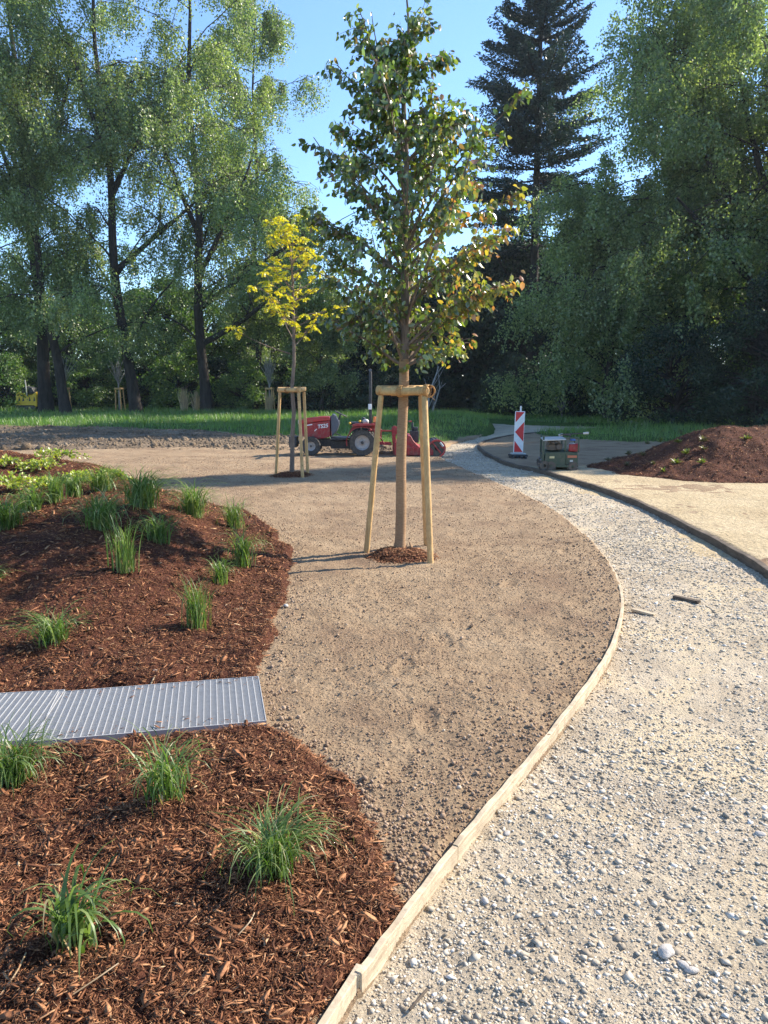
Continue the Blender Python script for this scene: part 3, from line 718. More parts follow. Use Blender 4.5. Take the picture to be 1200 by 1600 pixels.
for i, (px, py, h, lab, kw) in enumerate(CL): clump(px, py, h * (1.15 if 10 <= i <= 18 else 1.0), lab, seed=i, **kw)

def creeper(px, py, wpx, label, seed, n=22):
    loc = G(px, py); r = np.random.default_rng(seed); s = wpx / F * loc[1] / 2
    root = empty('creeping_shrub', loc); tag(root, label, 'shrub', 'yellow green creeping shrubs on the left bed')
    st = MB(); pos = []; dr = []
    for i in range(n):
        az = r.uniform(0, 2 * math.pi); L = s * r.uniform(.5, 1.15); pts = []
        for k in range(7):
            t = k / 6; xx = loc[0] + math.cos(az) * L * t; yy = loc[1] + math.sin(az) * L * t * .8
            z = float(H_mulch(np.array(xx), np.array(yy))) - loc[2] + .02 + .16 * s / .5 * math.sin(min(1, t * 1.25) * math.pi * .8) + r.normal(0, .008)
            pts.append((xx - loc[0], yy - loc[1], z))
        st.tube(pts, [.004] * 6 + [.002], 4)
        pa = np.array(pts)
        for k in range(1, 6):
            for j in range(5):
                t = r.uniform(0, 1); pos.append(pa[k] * (1 - t) + pa[k + 1] * t + r.normal(0, .012, 3)); dr.append((pa[k + 1] - pa[k]) / (np.linalg.norm(pa[k + 1] - pa[k]) + 1e-6) + r.normal(0, .8, 3))
    st.build('stems', M['twig'], root)
    pos = np.array(pos); LV = np.array([[0, 0, 0], [.45, .28, .06], [1, 0, 0], [.45, -.28, .06]])
    V, Fc = instances(LV, [(0, 1, 2, 3)], frames(np.array(dr), r), r.uniform(.03, .055, len(pos)), pos)
    mesh_obj('leaves', V, [Fc], M['creeper'], root)
for i, (px, py, w, lab) in enumerate([(18, 768, 110, 'largest yellow green creeping shrub at the left photo edge'), (62, 735, 70, 'yellow green creeping shrub behind the largest one'), (92, 722, 90, 'long yellow green creeping shrub on the far crest'), (182, 748, 50, 'small yellow creeping sprig beside the full grass clump'), (125, 752, 60, 'thin yellowish creeping shrub above the shaded grass row'), (8, 730, 60, 'yellow green creeping shrub on the crest at the left edge'), (70, 762, 60, 'yellow tinged creeping shrub over the dark upright grass')]):
    creeper(px, py, w, lab, 300 + i)

# small plants on the right mound
BP = [(775, 187), (830, 195), (810, 243)]
mp = [(1038, 672, 10, 1), (1063, 674, 12, 0), (1032, 687, 14, 1), (1060, 688, 12, 1), (1012, 690, 9, 0), (1098, 686, 16, 0), (1099, 699, 12, 0), (1073, 706, 15, 1), (1166, 683, 14, 1), (1056, 721, 16, 1), (1098, 720, 13, 1), (1020, 722, 10, 0), (1004, 708, 14, 0), (982, 707, 12, 0), (1036, 734, 12, 1), (980, 724, 12, 0), (950, 716, 11, 0)]
for i, (px, py, w, yel) in enumerate(mp):
    loc = G(px, py + 4); r = np.random.default_rng(500 + i); s = w / F * loc[1]
    root = empty('young_plant', loc); V, Fq = [], []
    lab = ('yellow green young plant' if yel else 'dull olive young plant') + ' on the bark mound, ' + ['at the crest', 'right of the crest sprig', 'left of the upper pair', 'right of the upper pair', 'highest on the left slope', 'biggest dull one near the top', 'just under the big dull one', 'low flat one in the centre', 'alone at the far right', 'largest low one left of centre', 'low one right of centre', 'low on the left flank', 'beside the left slope stones', 'in the middle of the left flank', 'nearest the sand', 'near the foot on the left', 'farthest left beside the compactor'][i]
    tag(root, lab, 'plant', 'young plants on the right mound')
    nb = 30; b = 0
    for k in range(nb):
        az = r.uniform(0, 6.28); e = r.uniform(.3, 1.3); L = s * r.uniform(.4, .9); d = np.array([math.cos(az) * math.cos(e), math.sin(az) * math.cos(e), math.sin(e)]); sd_ = np.array([-math.sin(az), math.cos(az), 0]) * .012
        V += [-sd_ * .5, sd_ * .5, d * L * .6 + sd_, d * L + np.array([0, 0, -.02]), d * L * .6 - sd_]; Fq.append((b, b + 1, b + 2, b + 3, b + 4)); b += 5
    mesh_obj('leaves', V, [Fq], M['sprig'] if yel else M['dull_sprig'], root)
    MB().tube([(0, 0, -.03), (0, 0, s * .4)], .006, 5).build('stem', M['twig'], root)

# ------------------------------------------------------------------ trees
LEAF4 = np.array([[0, 0, 0], [.45, .36, .08], [1, 0, 0], [.45, -.36, .08]]); LEAF4F = [(0, 1, 2, 3)]
# fuller leaf with a fold along the midrib
LEAF8 = np.array([[0, 0, 0], [.28, .3, .09], [.28, 0, 0], [.28, -.3, .09], [.66, .27, .05], [.66, 0, -.04], [.66, -.27, .05], [1, 0, -.14]])
LEAF8F = [(0, 2, 1), (0, 3, 2), (1, 2, 5), (1, 5, 4), (2, 3, 6), (2, 6, 5), (4, 5, 7), (5, 6, 7)]

def curve_limb(p0, az, el, L, n, sag, r, wob=0.05):
    pts = [np.array(p0, float)]; d = np.array([math.cos(az) * math.cos(el), math.sin(az) * math.cos(el), math.sin(el)])
    for k in range(n):
        d = d + r.normal(0, wob, 3); d[2] -= sag / n; d /= np.linalg.norm(d)
        pts.append(pts[-1] + d * L / n)
    return pts

def weeping(name, label, cat, base, H, trunk_top_dx, crown0, rad, seed, nl=26, droop=2.1, lpt=32, nsub=10, nstr=11, leaf=0.15, group=None, lmat='birch_leaf', bmat='dark_bark', tr=0.42, spread=.45, up=(38, 68), curve=0.0, fork=None):
    r = np.random.default_rng(seed); root = empty(name, base); tag(root, label, cat, group)
    W = MB(); n = 14
    tp = [np.array([trunk_top_dx * (k / n) ** (1 + curve) + .15 * math.sin(k * 1.1 + seed), .1 * math.sin(k * .9 + seed * 2), H * .93 * k / n]) for k in range(n + 1)]
    trr = [tr * (1.3 if k == 0 else 1) * .85 * (1 - k / n) ** .95 + .02 for k in range(n + 1)]
    W.tube(tp, trr, 10)
    stems = [(tp, trr)]
    for (fz, az, L, el) in (fork or []):
        k = int(fz * n); fp = curve_limb(tp[k], az, el, L, 8, -.15, r, .04); fr_ = [trr[k] * .62 * (1 - i / 9) ** .8 + .03 for i in range(9)]
        W.tube(fp, fr_, 8); stems.append((fp, fr_))
    LP, LD = [], []
    for i in range(nl):
        st, sr = stems[0] if (len(stems) == 1 or r.uniform() < .55) else stems[1 + r.integers(0, len(stems) - 1)]
        if st is tp: f = crown0 + (1 - crown0) * ((i + r.uniform(0, 1)) / nl) ** .85; f = min(f, .99)
        else: f = r.uniform(.25, 1)
        kk = f * (len(st) - 1); k = min(int(kk), len(st) - 2); p = st[k] * (1 - (kk - k)) + st[k + 1] * (kk - k)
        hz = p[2] / H; rr = rad * (1 - .6 * max(0, (hz - crown0) / (1 - crown0)) ** 1.3) * r.uniform(.65, 1.15); rr = max(rr, .42 * rad)
        az = i * 2.4 + r.normal(0, .4); lp = curve_limb(p, az, R(r.uniform(*up)), rr * 1.25, 7, r.uniform(.5, 1.4), r, .09)
        w0 = max(.03, sr[min(k, len(sr) - 1)] * .22); W.tube(lp, [w0 * (1 - j / 8) + .012 for j in range(8)], 5, False)
        for s in range(nsub):
            f2 = r.uniform(.25, 1.0); kk = f2 * 7; k = min(int(kk), 6); q = lp[k] * (1 - (kk - k)) + lp[k + 1] * (kk - k)
            sp = curve_limb(q, az + r.normal(0, 1.0), R(r.uniform(0, 50)), rr * r.uniform(.25, .55), 4, 1.1, r, .15)
            W.tube(sp, [.022, .018, .014, .010, .007], 4, False)
            sp = np.array(sp)
            for t in range(nstr):
                u = r.uniform(.15, 1) * 4; k = min(int(u), 3); q = sp[k] * (1 - (u - k)) + sp[k + 1] * (u - k)
                ll = droop * r.uniform(.3, 1.0); m = max(4, int(lpt * (ll / droop) * r.uniform(.7, 1.2))); tt = r.uniform(0, 1, m) ** .8
                drift = r.normal(0, .28, 2) * ll
                pos = q + np.stack([drift[0] * tt, drift[1] * tt, -ll * tt], -1) + r.normal(0, .12, (m, 3))
                LP.append(pos); dd = r.normal(0, .75, (m, 3)); dd[:, 2] -= .8; LD.append(dd)
    W.build('trunk', M[bmat], root, True)
    LP = np.concatenate(LP); LD = np.concatenate(LD); m = LP[:, 2] > .25; LP = LP[m]; LD = LD[m]
    V, Fc = instances(LEAF4, LEAF4F, frames(LD, r), leaf * r.uniform(.65, 1.3, len(LP)), LP)
    mesh_obj('crown', V, [Fc], M[lmat], root)
    return root

BG = 'tall birches along the lawn on the left'
bx = lambda px, Y: (px - 600) / F * (Y * math.cos(PITCH) + 1.7 * math.sin(PITCH))
weeping('birch_tree', 'dark trunked birch at the far left with a broad forked crown', 'tree', (bx(76, 56), 56, 0), 36, -1.0, .10, 7.6, 11, nl=44, fork=[(.36, R(150), 12, R(66)), (.36, R(20), 11, R(68)), (.45, R(250), 9, R(66))], tr=.5)
weeping('birch_tree', 'second birch trunk leaning left beside the forked one', 'tree', (bx(106, 53), 53, 0), 24, -2.2, .16, 4.6, 12, nl=24, tr=.38, curve=-.3)
weeping('birch_tree', 'birch with a curved black trunk standing left of the lichen spotted birch', 'tree', (bx(212, 55), 55, 0), 36, -1.6, .12, 7.4, 13, nl=44, fork=[(.48, R(40), 11, R(64)), (.5, R(170), 9, R(66)), (.32, R(8), 9, R(40))], tr=.43, curve=-.45)
weeping('birch_tree', 'lichen spotted birch with long low limbs reaching right behind the yellow tree', 'tree', (bx(320, 56), 56, 0), 36, -.2, .10, 7.8, 14, nl=46, fork=[(.33, R(15), 10, R(58)), (.36, R(165), 10, R(68)), (.2, R(-5), 9, R(28)), (.24, R(5), 9, R(38))], tr=.42)
weeping('birch_tree', 'birch whose trunk is hidden outside the left photo edge', 'tree', (bx(-70, 54), 54, 0), 34, 0, .12, 7.5, 15, nl=32, tr=.55)
weeping('birch_tree', 'slender birch filling the gap behind the yellow leaved tree', 'tree', (bx(455, 62), 62, 0), 16, .3, .12, 4.6, 16, nl=22, tr=.25, droop=1.8)
weeping('birch_tree', 'low birch with a rounded skirt between the yellow tree and the near tree', 'tree', (bx(505, 58), 58, 0), 9.5, 0, .15, 3.0, 17, nl=18, tr=.18, droop=1.5)

weeping('birch_tree', 'tall birch rising above the yellow leaved tree farthest right of the birch row', 'tree', (bx(402, 63), 63, 0), 33, .5, .14, 5.4, 18, nl=34, tr=.3)
RG = 'weeping trees on the right'
weeping('weeping_tree', 'huge weeping tree filling the upper right corner', 'tree', (bx(1190, 42), 42, 0), 33, -1.0, .12, 8.0, 21, nl=60, droop=2.2, fork=[(.3, R(165), 9, R(55)), (.36, R(150), 10, R(68)), (.22, R(190), 7, R(40)), (.4, R(60), 12, R(70)), (.3, R(270), 8, R(60))], tr=.42, nsub=10, nstr=14, lpt=38, up=(15, 62), leaf=.145)
weeping('weeping_tree', 'middle height weeping tree between the tall fir and the huge weeping tree', 'tree', (bx(1045, 47), 47, 0), 25, -.8, .14, 5.0, 23, nl=44, droop=2.2, fork=[(.35, R(160), 7, R(62)), (.4, R(20), 7, R(65))], tr=.34, up=(20, 62), leaf=.15)
weeping('weeping_tree', 'lower weeping tree with a curtain of foliage right of the tall fir', 'tree', (bx(950, 41), 41, 0), 12.5, -.6, .1, 4.3, 22, nl=44, droop=2.2, tr=.2, nsub=9, nstr=12, lpt=32, up=(5, 62), leaf=.13)

def leafy(name, label, cat, base, H, rad, seed, ncl=110, lpc=260, z0=.12, leaf=.16, lmat='green_leaf', group=None, cl=.85, tr=.25, flat=1.0, bmat='dark_bark'):
    r = np.random.default_rng(seed); root = empty(name, base); tag(root, label, cat, group)
    W = MB(); tp = [np.array([.2 * math.sin(k + seed), .15 * math.cos(k * 1.3), H * .9 * k / 8]) for k in range(9)]; W.tube(tp, [tr * (1 - k / 9) + .03 for k in range(9)], 8)
    LP, LD = [], []
    for i in range(ncl):
        f = r.uniform(0, 1); z = H * (z0 + (1 - z0) * f); prof = math.sin(math.pi * min(1, (.12 + .88 * f)) ** .8) ** .6
        rr = rad * prof * r.uniform(.35, 1.05) ** .6; az = r.uniform(0, 6.283); c = np.array([rr * math.cos(az), rr * math.sin(az) * flat, z])
        k = min(8, max(0, int((z / H * .75) / .9 * 8))); a = tp[k]; mid = (a + c) / 2 + np.array([0, 0, .15 * rad * .5])
        W.tube([a, mid, c], [.05 + tr * .12, .04, .015], 4, False)
        s = cl * r.uniform(.6, 1.3); m = int(lpc * s / cl); g = r.normal(0, 1, (m, 3)); g /= np.linalg.norm(g, axis=1, keepdims=True); g *= (r.uniform(0, 1, (m, 1)) ** .5) * s; g[:, 2] *= .62
        LP.append(c + g); dd = r.normal(0, .8, (m, 3)); dd[:, 2] -= .25; LD.append(dd)
    W.build('trunk', M[bmat], root, True)
    LP = np.concatenate(LP); LD = np.concatenate(LD); m = LP[:, 2] > .05; LP = LP[m]; LD = LD[m]
    V, Fc = instances(LEAF4, LEAF4F, frames(LD, r), leaf * r.uniform(.65, 1.3, len(LP)), LP)
    mesh_obj('crown', V, [Fc], M[lmat], root); return root

def place(src, x, y, s, rz, label, group, name=None):
    c = copy_tree(src); c.location = (x, y, 0); c.scale = (s, s, s); c.rotation_euler = (0, 0, rz)
    tag(c, label, None, group); return c

# wood behind the lawn
gl = 'green tree of the wood closing off the lawn behind the birches'; gg = 'green trees of the wood behind the left lawn'
proto = leafy('woodland_tree', gl, 'tree', (-34, 70, 0), 10.5, 4.6, 31, 130, 230, .05, .2, group=gg, tr=.3, cl=1.1)
proto2 = leafy('woodland_tree', gl, 'tree', (-28, 72, 0), 11.5, 4.2, 32, 130, 230, .05, .2, group=gg, tr=.3, cl=1.1)
for i in range(10):
    place(proto if i % 2 else proto2, -39 + i * 3.9 + random.uniform(-.8, .8) , 72 + random.uniform(-3, 5), random.uniform(.8, 1.05), random.uniform(0, 6), gl, gg)
dl = 'dark tree in the shaded wood at the far end of the path'; dg = 'dark trees of the wood at the end of the path'
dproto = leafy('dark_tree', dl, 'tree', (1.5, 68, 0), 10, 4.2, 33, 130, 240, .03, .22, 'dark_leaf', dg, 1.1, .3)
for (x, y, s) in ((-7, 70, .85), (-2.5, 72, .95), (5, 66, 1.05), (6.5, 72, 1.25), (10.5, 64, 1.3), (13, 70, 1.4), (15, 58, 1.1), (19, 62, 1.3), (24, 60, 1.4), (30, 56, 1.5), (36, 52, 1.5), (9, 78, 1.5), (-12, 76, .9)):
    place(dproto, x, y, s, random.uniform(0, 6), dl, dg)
# shrubs at the wood edge
sl = 'low dark shrub at the foot of the wood'; sg = 'low shrubs along the edge of the wood'
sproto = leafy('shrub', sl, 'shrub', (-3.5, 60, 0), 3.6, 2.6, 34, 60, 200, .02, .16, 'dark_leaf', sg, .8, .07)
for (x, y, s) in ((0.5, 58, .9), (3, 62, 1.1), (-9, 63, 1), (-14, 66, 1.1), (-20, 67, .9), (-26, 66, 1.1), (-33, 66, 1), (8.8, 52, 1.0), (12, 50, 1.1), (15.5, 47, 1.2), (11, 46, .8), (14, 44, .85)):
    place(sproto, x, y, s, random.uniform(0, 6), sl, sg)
lsl = 'bright leafy shrub beneath the birches before the wood'; lsg = 'bright shrubs beneath the left birches'
lproto = leafy('shrub', lsl, 'shrub', (-30, 63, 0), 4.2, 2.6, 35, 60, 200, .02, .17, 'green_leaf', lsg, .8, .07)
for (x, y, s) in ((-24, 64, .9), (-16.5, 63, 1.0), (-10.5, 61, .9), (-6, 63, 1.0), (-36, 64, 1.1)):
    place(lproto, x, y, s, random.uniform(0, 6), lsl, lsg)
# right side
leafy('maple_tree', 'bright green broadleaf tree behind the weeping tree on the right', 'tree', (22, 47, 0), 17, 6, 41, 150, 260, .15, .2, cl=1.2, tr=.35)
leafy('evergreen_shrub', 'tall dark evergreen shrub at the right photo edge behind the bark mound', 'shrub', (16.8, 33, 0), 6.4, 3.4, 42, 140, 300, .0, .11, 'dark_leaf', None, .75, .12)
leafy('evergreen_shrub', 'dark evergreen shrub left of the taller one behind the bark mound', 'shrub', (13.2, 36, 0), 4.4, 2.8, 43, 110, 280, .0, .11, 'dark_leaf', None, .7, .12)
# trees outside the frame whose shade falls over the path
tl = 'tall tree outside the right photo edge shading the path'; tg = 'trees outside the right photo edge'
tproto = leafy('shade_tree', tl, 'tree', (25.5, 30, 0), 18, 4.4, 44, 150, 230, .22, .22, 'green_leaf', tg, 1.1, .35)
for (x, y, s) in ((31, 34, 1.15), (31, 41, 1.2), (24, 36, .9)):
    place(tproto, x, y, s, random.uniform(0, 6), tl, tg)

for (x, y, sx, sz_, lab) in ((21.5, 25.3, .5, 1.1, 'slender columnar tree outside the right photo edge'), (23.2, 27.3, .7, .93, 'narrow tree just behind the columnar one outside the right photo edge')):
    c_ = place(tproto, x, y, 1.0, 1.0, lab, None); c_.scale = (sx, sx, sz_)
    del c_['group']
# tall fir
def fir(base, H, seed):
    r = np.random.default_rng(seed); root = empty('fir_tree', base); tag(root, 'tall dark fir with level tiers rising against the blue sky', 'tree')
    W = MB(); W.tube([(0, 0, H * k / 10) for k in range(11)], [.42 * (1 - k / 10.5) + .02 for k in range(11)], 10)
    LP, LD = [], []
    z = H * .36
    while z < H * .985:
        f = (z - H * .36) / (H * .64); rad = 6.7 * (1 - f) ** .55 * (.55 + .45 * min(1, f * 4.5 + .3))
        nb = 5 if f < .1 else 6
        for b in range(nb):
            if f < .12 and r.uniform() < .3: continue
            az = r.uniform(0, 6.283); L = rad * r.uniform(.72, 1.12); el = R(-14 + 42 * f + r.normal(0, 4))
            lp = [np.array([0, 0, z])]; d = np.array([math.cos(az) * math.cos(el), math.sin(az) * math.cos(el), math.sin(el)])
            for k in range(8): d = d + np.array([0, 0, .055]) + r.normal(0, .02, 3); d /= np.linalg.norm(d); lp.append(lp[-1] + d * L / 8)
            W.tube(lp, [.07 * (1 - k / 9) + .01 for k in range(9)], 4, False); lp = np.array(lp)
            side = np.array([-math.sin(az), math.cos(az), 0]); out = np.array([math.cos(az), math.sin(az), 0])
            for t in np.arange(.16 if f > .2 else .3, 1.0, .055):
                for sgn in (-1, 1):
                    kk = t * 8; k = min(int(kk), 7); q = lp[k] * (1 - (kk - k)) + lp[k + 1] * (kk - k)
                    sl_ = L * .30 * (1 - t * .72) * r.uniform(.6, 1.15) + .12; dd = side * sgn * .75 + out * .65 + np.array([0, 0, .06]); dd /= np.linalg.norm(dd)
                    m = int(21 * sl_ / .8) + 4; tt = r.uniform(0, 1, m)
                    pos = q + dd * sl_ * tt[:, None] + np.stack([r.normal(0, .06, m), r.normal(0, .06, m), r.normal(-.05, .075, m) - .10 * tt ** 2], -1)
                    LP.append(pos); LD.append(dd + r.normal(0, .55, (m, 3)))
        z += H * .022 * r.uniform(.8, 1.2)
    # bare dead branches lower on the stem
    for k in range(26):
        zz = H * r.uniform(.14, .38); az = r.uniform(0, 6.28); lp = curve_limb((0, 0, zz), az, R(-5), r.uniform(1.2, 3.4), 5, .5, r, .05); W.tube(lp, [.03, .025, .02, .015, .01, .006], 4, False)
    W.build('trunk', M['dark_bark'], root, True)
    LP = np.concatenate(LP); LD = np.concatenate(LD)
    V, Fc = instances(np.array([[0, 0, 0], [.5, .2, .05], [1, 0, 0], [.5, -.2, .05]]), LEAF4F, frames(LD, r), .24 * r.uniform(.6, 1.3, len(LP)), LP)
    mesh_obj('crown', V, [Fc], M['needle'], root)
fir((bx(828, 60), 60, 0), 34, 51)
# pale bare stems in front of the dark wood
for i, (px, py, pts, lab) in enumerate([
    (675, 646, [(0, 0), (8, -25), (12, -38), (22, -47)], 'thin pale bare stem right of the near stake frame'),
    (668, 640, [(0, 0), (4, -30), (14, -55), (18, -68)], 'pale forked sapling stem behind the near stake frame'),
    (878, 646, [(0, 0), (-6, -20), (-14, -42)], 'pale leaning stems of a bare shrub right of the red and white beacon')]):
    Yd = 45; b0 = at(px, py, Yd); root = empty('bare_sapling', (b0[0], Yd, 0)); tag(root, lab, 'sapling')
    W = MB(); pp = [(at(px + a, py + b, Yd)) for a, b in pts]; W.tube([(0, 0, -.1)] + [(p[0] - b0[0], .1 * k, p[2]) for k, p in enumerate(pp)], [.07] + [.06 - .012 * k for k in range(len(pp))], 6)
    r = np.random.default_rng(i + 900)
    for k in range(7 if i < 2 else 12):
        j = r.integers(0, len(pp) - 1) if i < 2 else 0; p = pp[j]; lp = curve_limb((p[0] - b0[0], 0, max(p[2], .1)), r.uniform(0, 6.28), R(r.uniform(45, 75)), r.uniform(.8, 2.0), 5, -.1, r, .1); W.tube(lp, [.03, .026, .02, .015, .01, .006], 4, False)
    W.build('stem', M['pale_bark'], root, True)

# ------------------------------------------------------------------ the near young tree
def young_tree():
    base = (0.185, 8.08, 0.03); r = np.random.default_rng(77); root = empty('young_tree', base); tag(root, 'young tree with jute wrapped trunk and green and copper leaves in the near stake frame', 'tree')
    Wj = MB(); n = 26; Wj.tube([(.006 * math.sin(k * .35) - .02 + .0014 * k, 0, 1.97 * k / n) for k in range(n + 1)], [.068 if k == 0 else (.057 - .0003 * k + .0012 * math.sin(k * 2.3)) for k in range(n + 1)], 20); Wj.build('jute_wrap', M['jute'], root, True)
    W = MB(); tp = []
    for k in range(21):
        t = k / 20; tp.append(np.array([.005 + .03 * math.sin(k * .8) * t + .02, .02 * math.cos(k * .7), 1.9 + 3.55 * t]))
    trr = [.044 * (1 - k / 20) ** .8 + .006 for k in range(21)]; W.tube(tp, trr, 8)
    Wr = MB(); Wr.tube([(0, 0, -.05), (.07, -.06, .02), (.1, -.1, .05), (.08, -.08, .09)], [.02, .022, .018, .01], 6); Wr.build('root', M['jute'], root, True)
    def prof(z, az):
        t = (z - 1.9) / 3.6; base_r = np.interp(t, [0, .1, .25, .45, .6, .75, .88, 1], [.85, .95, 1.02, 1.05, .84, .50, .26, .06])
        return base_r * (1 + .12 * math.cos(az) + .12 * math.sin(3 * az + z * 2))
    LP = {'near_leaf': [[], []], 'turning_leaf': [[], []]}
    specials = [(4.1, R(176), .62, 68), (4.3, R(165), .5, 70), (3.3, R(185), .98, 52), (2.05, R(170), .95, 28), (2.2, R(200), .85, 34), (1.98, R(-30), .7, 24), (2.0, R(60), .7, 22), (2.0, R(140), .7, 24), (2.75, 0.05, 1.45, 34), (2.15, 0.1, .95, 30), (3.6, R(175), .95, 40), (2.9, R(160), 1.05, 44), (3.1, R(20), 1.2, 46), (2.35, R(10), 1.0, 24), (3.9, R(170), .8, 55), (2.5, R(-20), 1.05, 38)]
    N = 58
    for i in range(N + len(specials)):
        if i < N:
            f = (i + r.uniform(0, 1)) / N; z0 = 1.92 + 3.2 * f ** 1.1; az = i * 2.39 + r.normal(0, .3); L = prof(z0 + .35, az) * r.uniform(.75, 1.2); el = R(r.uniform(38, 62))
        else: z0, az, L, e = specials[i - N]; el = R(e)
        k = min(20, int((z0 - 1.9) / 3.55 * 20)); p = tp[k]; L = L / math.cos(el) * .8
        L = min(L, (5.5 - z0) / max(.2, math.sin(el)) + .1)
        lp = curve_limb(p, az, el, L, 7, r.uniform(-.1, .5), r, .07); w0 = .017 * (1 - .5 * (z0 - 1.9) / 3.5)
        W.tube(lp, [w0 * (1 - j / 8.5) + .0015 for j in range(8)], 5, False); lp = np.array(lp)
        subs = [lp]
        for s in range(9 if L > .5 else 5):
            u = r.uniform(.25, .95) * 7; k = min(int(u), 6); q = lp[k] * (1 - (u - k)) + lp[k + 1] * (u - k)
            sp = curve_limb(q, az + r.normal(0, .8), R(r.uniform(5, 60)), r.uniform(.14, .42) * (1.1 - .4 * (z0 - 1.9) / 3.5), 4, .7, r, .14)
            W.tube(sp, [.005, .004, .003, .0025, .0015], 4, False); subs.append(np.array(sp))
        if i % 1 == 0:
            zt = r.uniform(1.93, 4.6); sp = curve_limb(tp[min(20, int((zt - 1.9) / 3.55 * 20))], r.uniform(0, 6.28), R(r.uniform(5, 50)), r.uniform(.15, .45), 4, .5, r, .15); W.tube(sp, [.006, .005, .004, .003, .002], 4, False); subs.append(np.array(sp))
        for si, sp in enumerate(subs):
            m = (26 if si == 0 else 15)
            for t in range(m):
                u = (r.uniform(.2, 1) if si == 0 else r.uniform(.1, 1.0)) * (len(sp) - 1); k = min(int(u), len(sp) - 2); q = sp[k] * (1 - (u - k)) + sp[k + 1] * (u - k)
                right = q[0] > .55 + .25 * r.normal() and q[2] < 3.7
                key = 'turning_leaf' if (right and r.uniform() < .75) or (q[0] > .25 and r.uniform() < .12) else 'near_leaf'
                dd = np.array([math.cos(az) * .35, math.sin(az) * .35, -.75]) + r.normal(0, .48, 3)
                LP[key][0].append(q + r.normal(0, .025, 3)); LP[key][1].append(dd)
    W.build('trunk', M['twig'], root, True)
    for key, (a, b) in LP.items():
        a = np.array(a); b = np.array(b)
        V, Fc = instances(LEAF8, LEAF8F, frames(b, r), np.stack([s_ := r.uniform(.042, .085, len(a)), s_ * .95, s_], -1), a)
        o = mesh_obj('crown' if key == 'near_leaf' else 'autumn_leaves', V, [Fc], M[key], root, True)
        if key != 'near_leaf': o['label'] = 'yellow and orange leaves on the right side of the crown'
young_tree()

def post(m_, a, b, r0=.042, r1=.038, n=12):
    a = np.array(a, float); b = np.array(b, float)
    m_.tube([a, a + (b - a) * .02, a + (b - a) * .5, a + (b - a) * .985, b], [r0 * .9, r0, (r0 + r1) / 2, r1, r1 * .8], n)

def coil(m_, c, axis, r_in, width, turns, rr, seed=0):
    axis = np.array(axis, float); axis /= np.linalg.norm(axis); u = np.cross(axis, (0.2, 0.3, .93)); u /= np.linalg.norm(u); v = np.cross(axis, u); r = random.Random(seed)
    pts = []; N = turns * 14
    for k in range(N + 1):
        th = 2 * math.pi * k / 14; rad = r_in + r.uniform(-.002, .004)
        pts.append(np.array(c) + axis * (width * (k / N - .5) + r.uniform(-.002, .002)) + rad * (math.cos(th) * u + math.sin(th) * v))
    m_.tube(pts, rr, 6)

def stake_frame(label, base, posts, group='stake frames around young trees', z=1.68, rp=.031, detail=True):
    root = empty('stake_frame', (*base, 0)); tag(root, label, 'tree stakes', group); tops = []
    for (bx_, by_), (tx, ty) in posts:
        m_ = MB(); post(m_, (bx_ - base[0], by_ - base[1], -.1), (tx - base[0], ty - base[1], z - .04), rp, rp * .93); m_.build('post', M['post'], root, True); tops.append(np.array([tx - base[0], ty - base[1], z]))
    for i in range(len(tops)):
        a, b = tops[i], tops[(i + 1) % len(tops)]; d = (b - a) / np.linalg.norm(b - a); m_ = MB(); dz = np.array([0, 0, .008 * i + .0]); post(m_, a - d * rp * 1.4 + dz, b + d * rp * 1.4 + dz, rp * 1.38, rp * 1.32, 14); m_.build('crossbar', M['post'], root, True)
    return root, tops
nb_ = (0.18, 8.08)
fr1, tp1 = stake_frame('large pale stake frame around the near jute wrapped tree', nb_, [((-.195, 8.12), (-.03, 8.0)), ((.465, 7.56), (.40, 7.78)), ((.475, 8.5), (.385, 8.25))])
ro = MB(); mid = tp1[0] * .55 + tp1[1] * .45; d01 = tp1[1] - tp1[0]
coil(ro, mid, d01, .052, .05, 5, .007, 1); coil(ro, (mid[0] + .02, mid[1] + .12, 1.66), (0, 0, 1), .11, .05, 4, .007, 2); coil(ro, tp1[1] + np.array([.02, 0, .004]), d01, .056, .05, 5, .007, 3)
coil(ro, tp1[1] + np.array([.045, .03, .0]), tp1[2] - tp1[1] + np.array([.01, 0, 0]), .056, .07, 5, .007, 4); coil(ro, tp1[0], d01, .05, .0, 0 + 1, .004, 5)
for k in range(26):
    r = random.Random(k); c = (mid if k % 2 else tp1[1]) + np.array([r.uniform(-.05, .06), r.uniform(-.06, .02), r.uniform(-.05, .06)]); ro.tube([c, c + np.array([r.uniform(-.04, .04), r.uniform(-.04, .02), r.uniform(-.05, .03)])], .0022, 4)
ro.build('coir_tie', M['rope'], fr1, True)

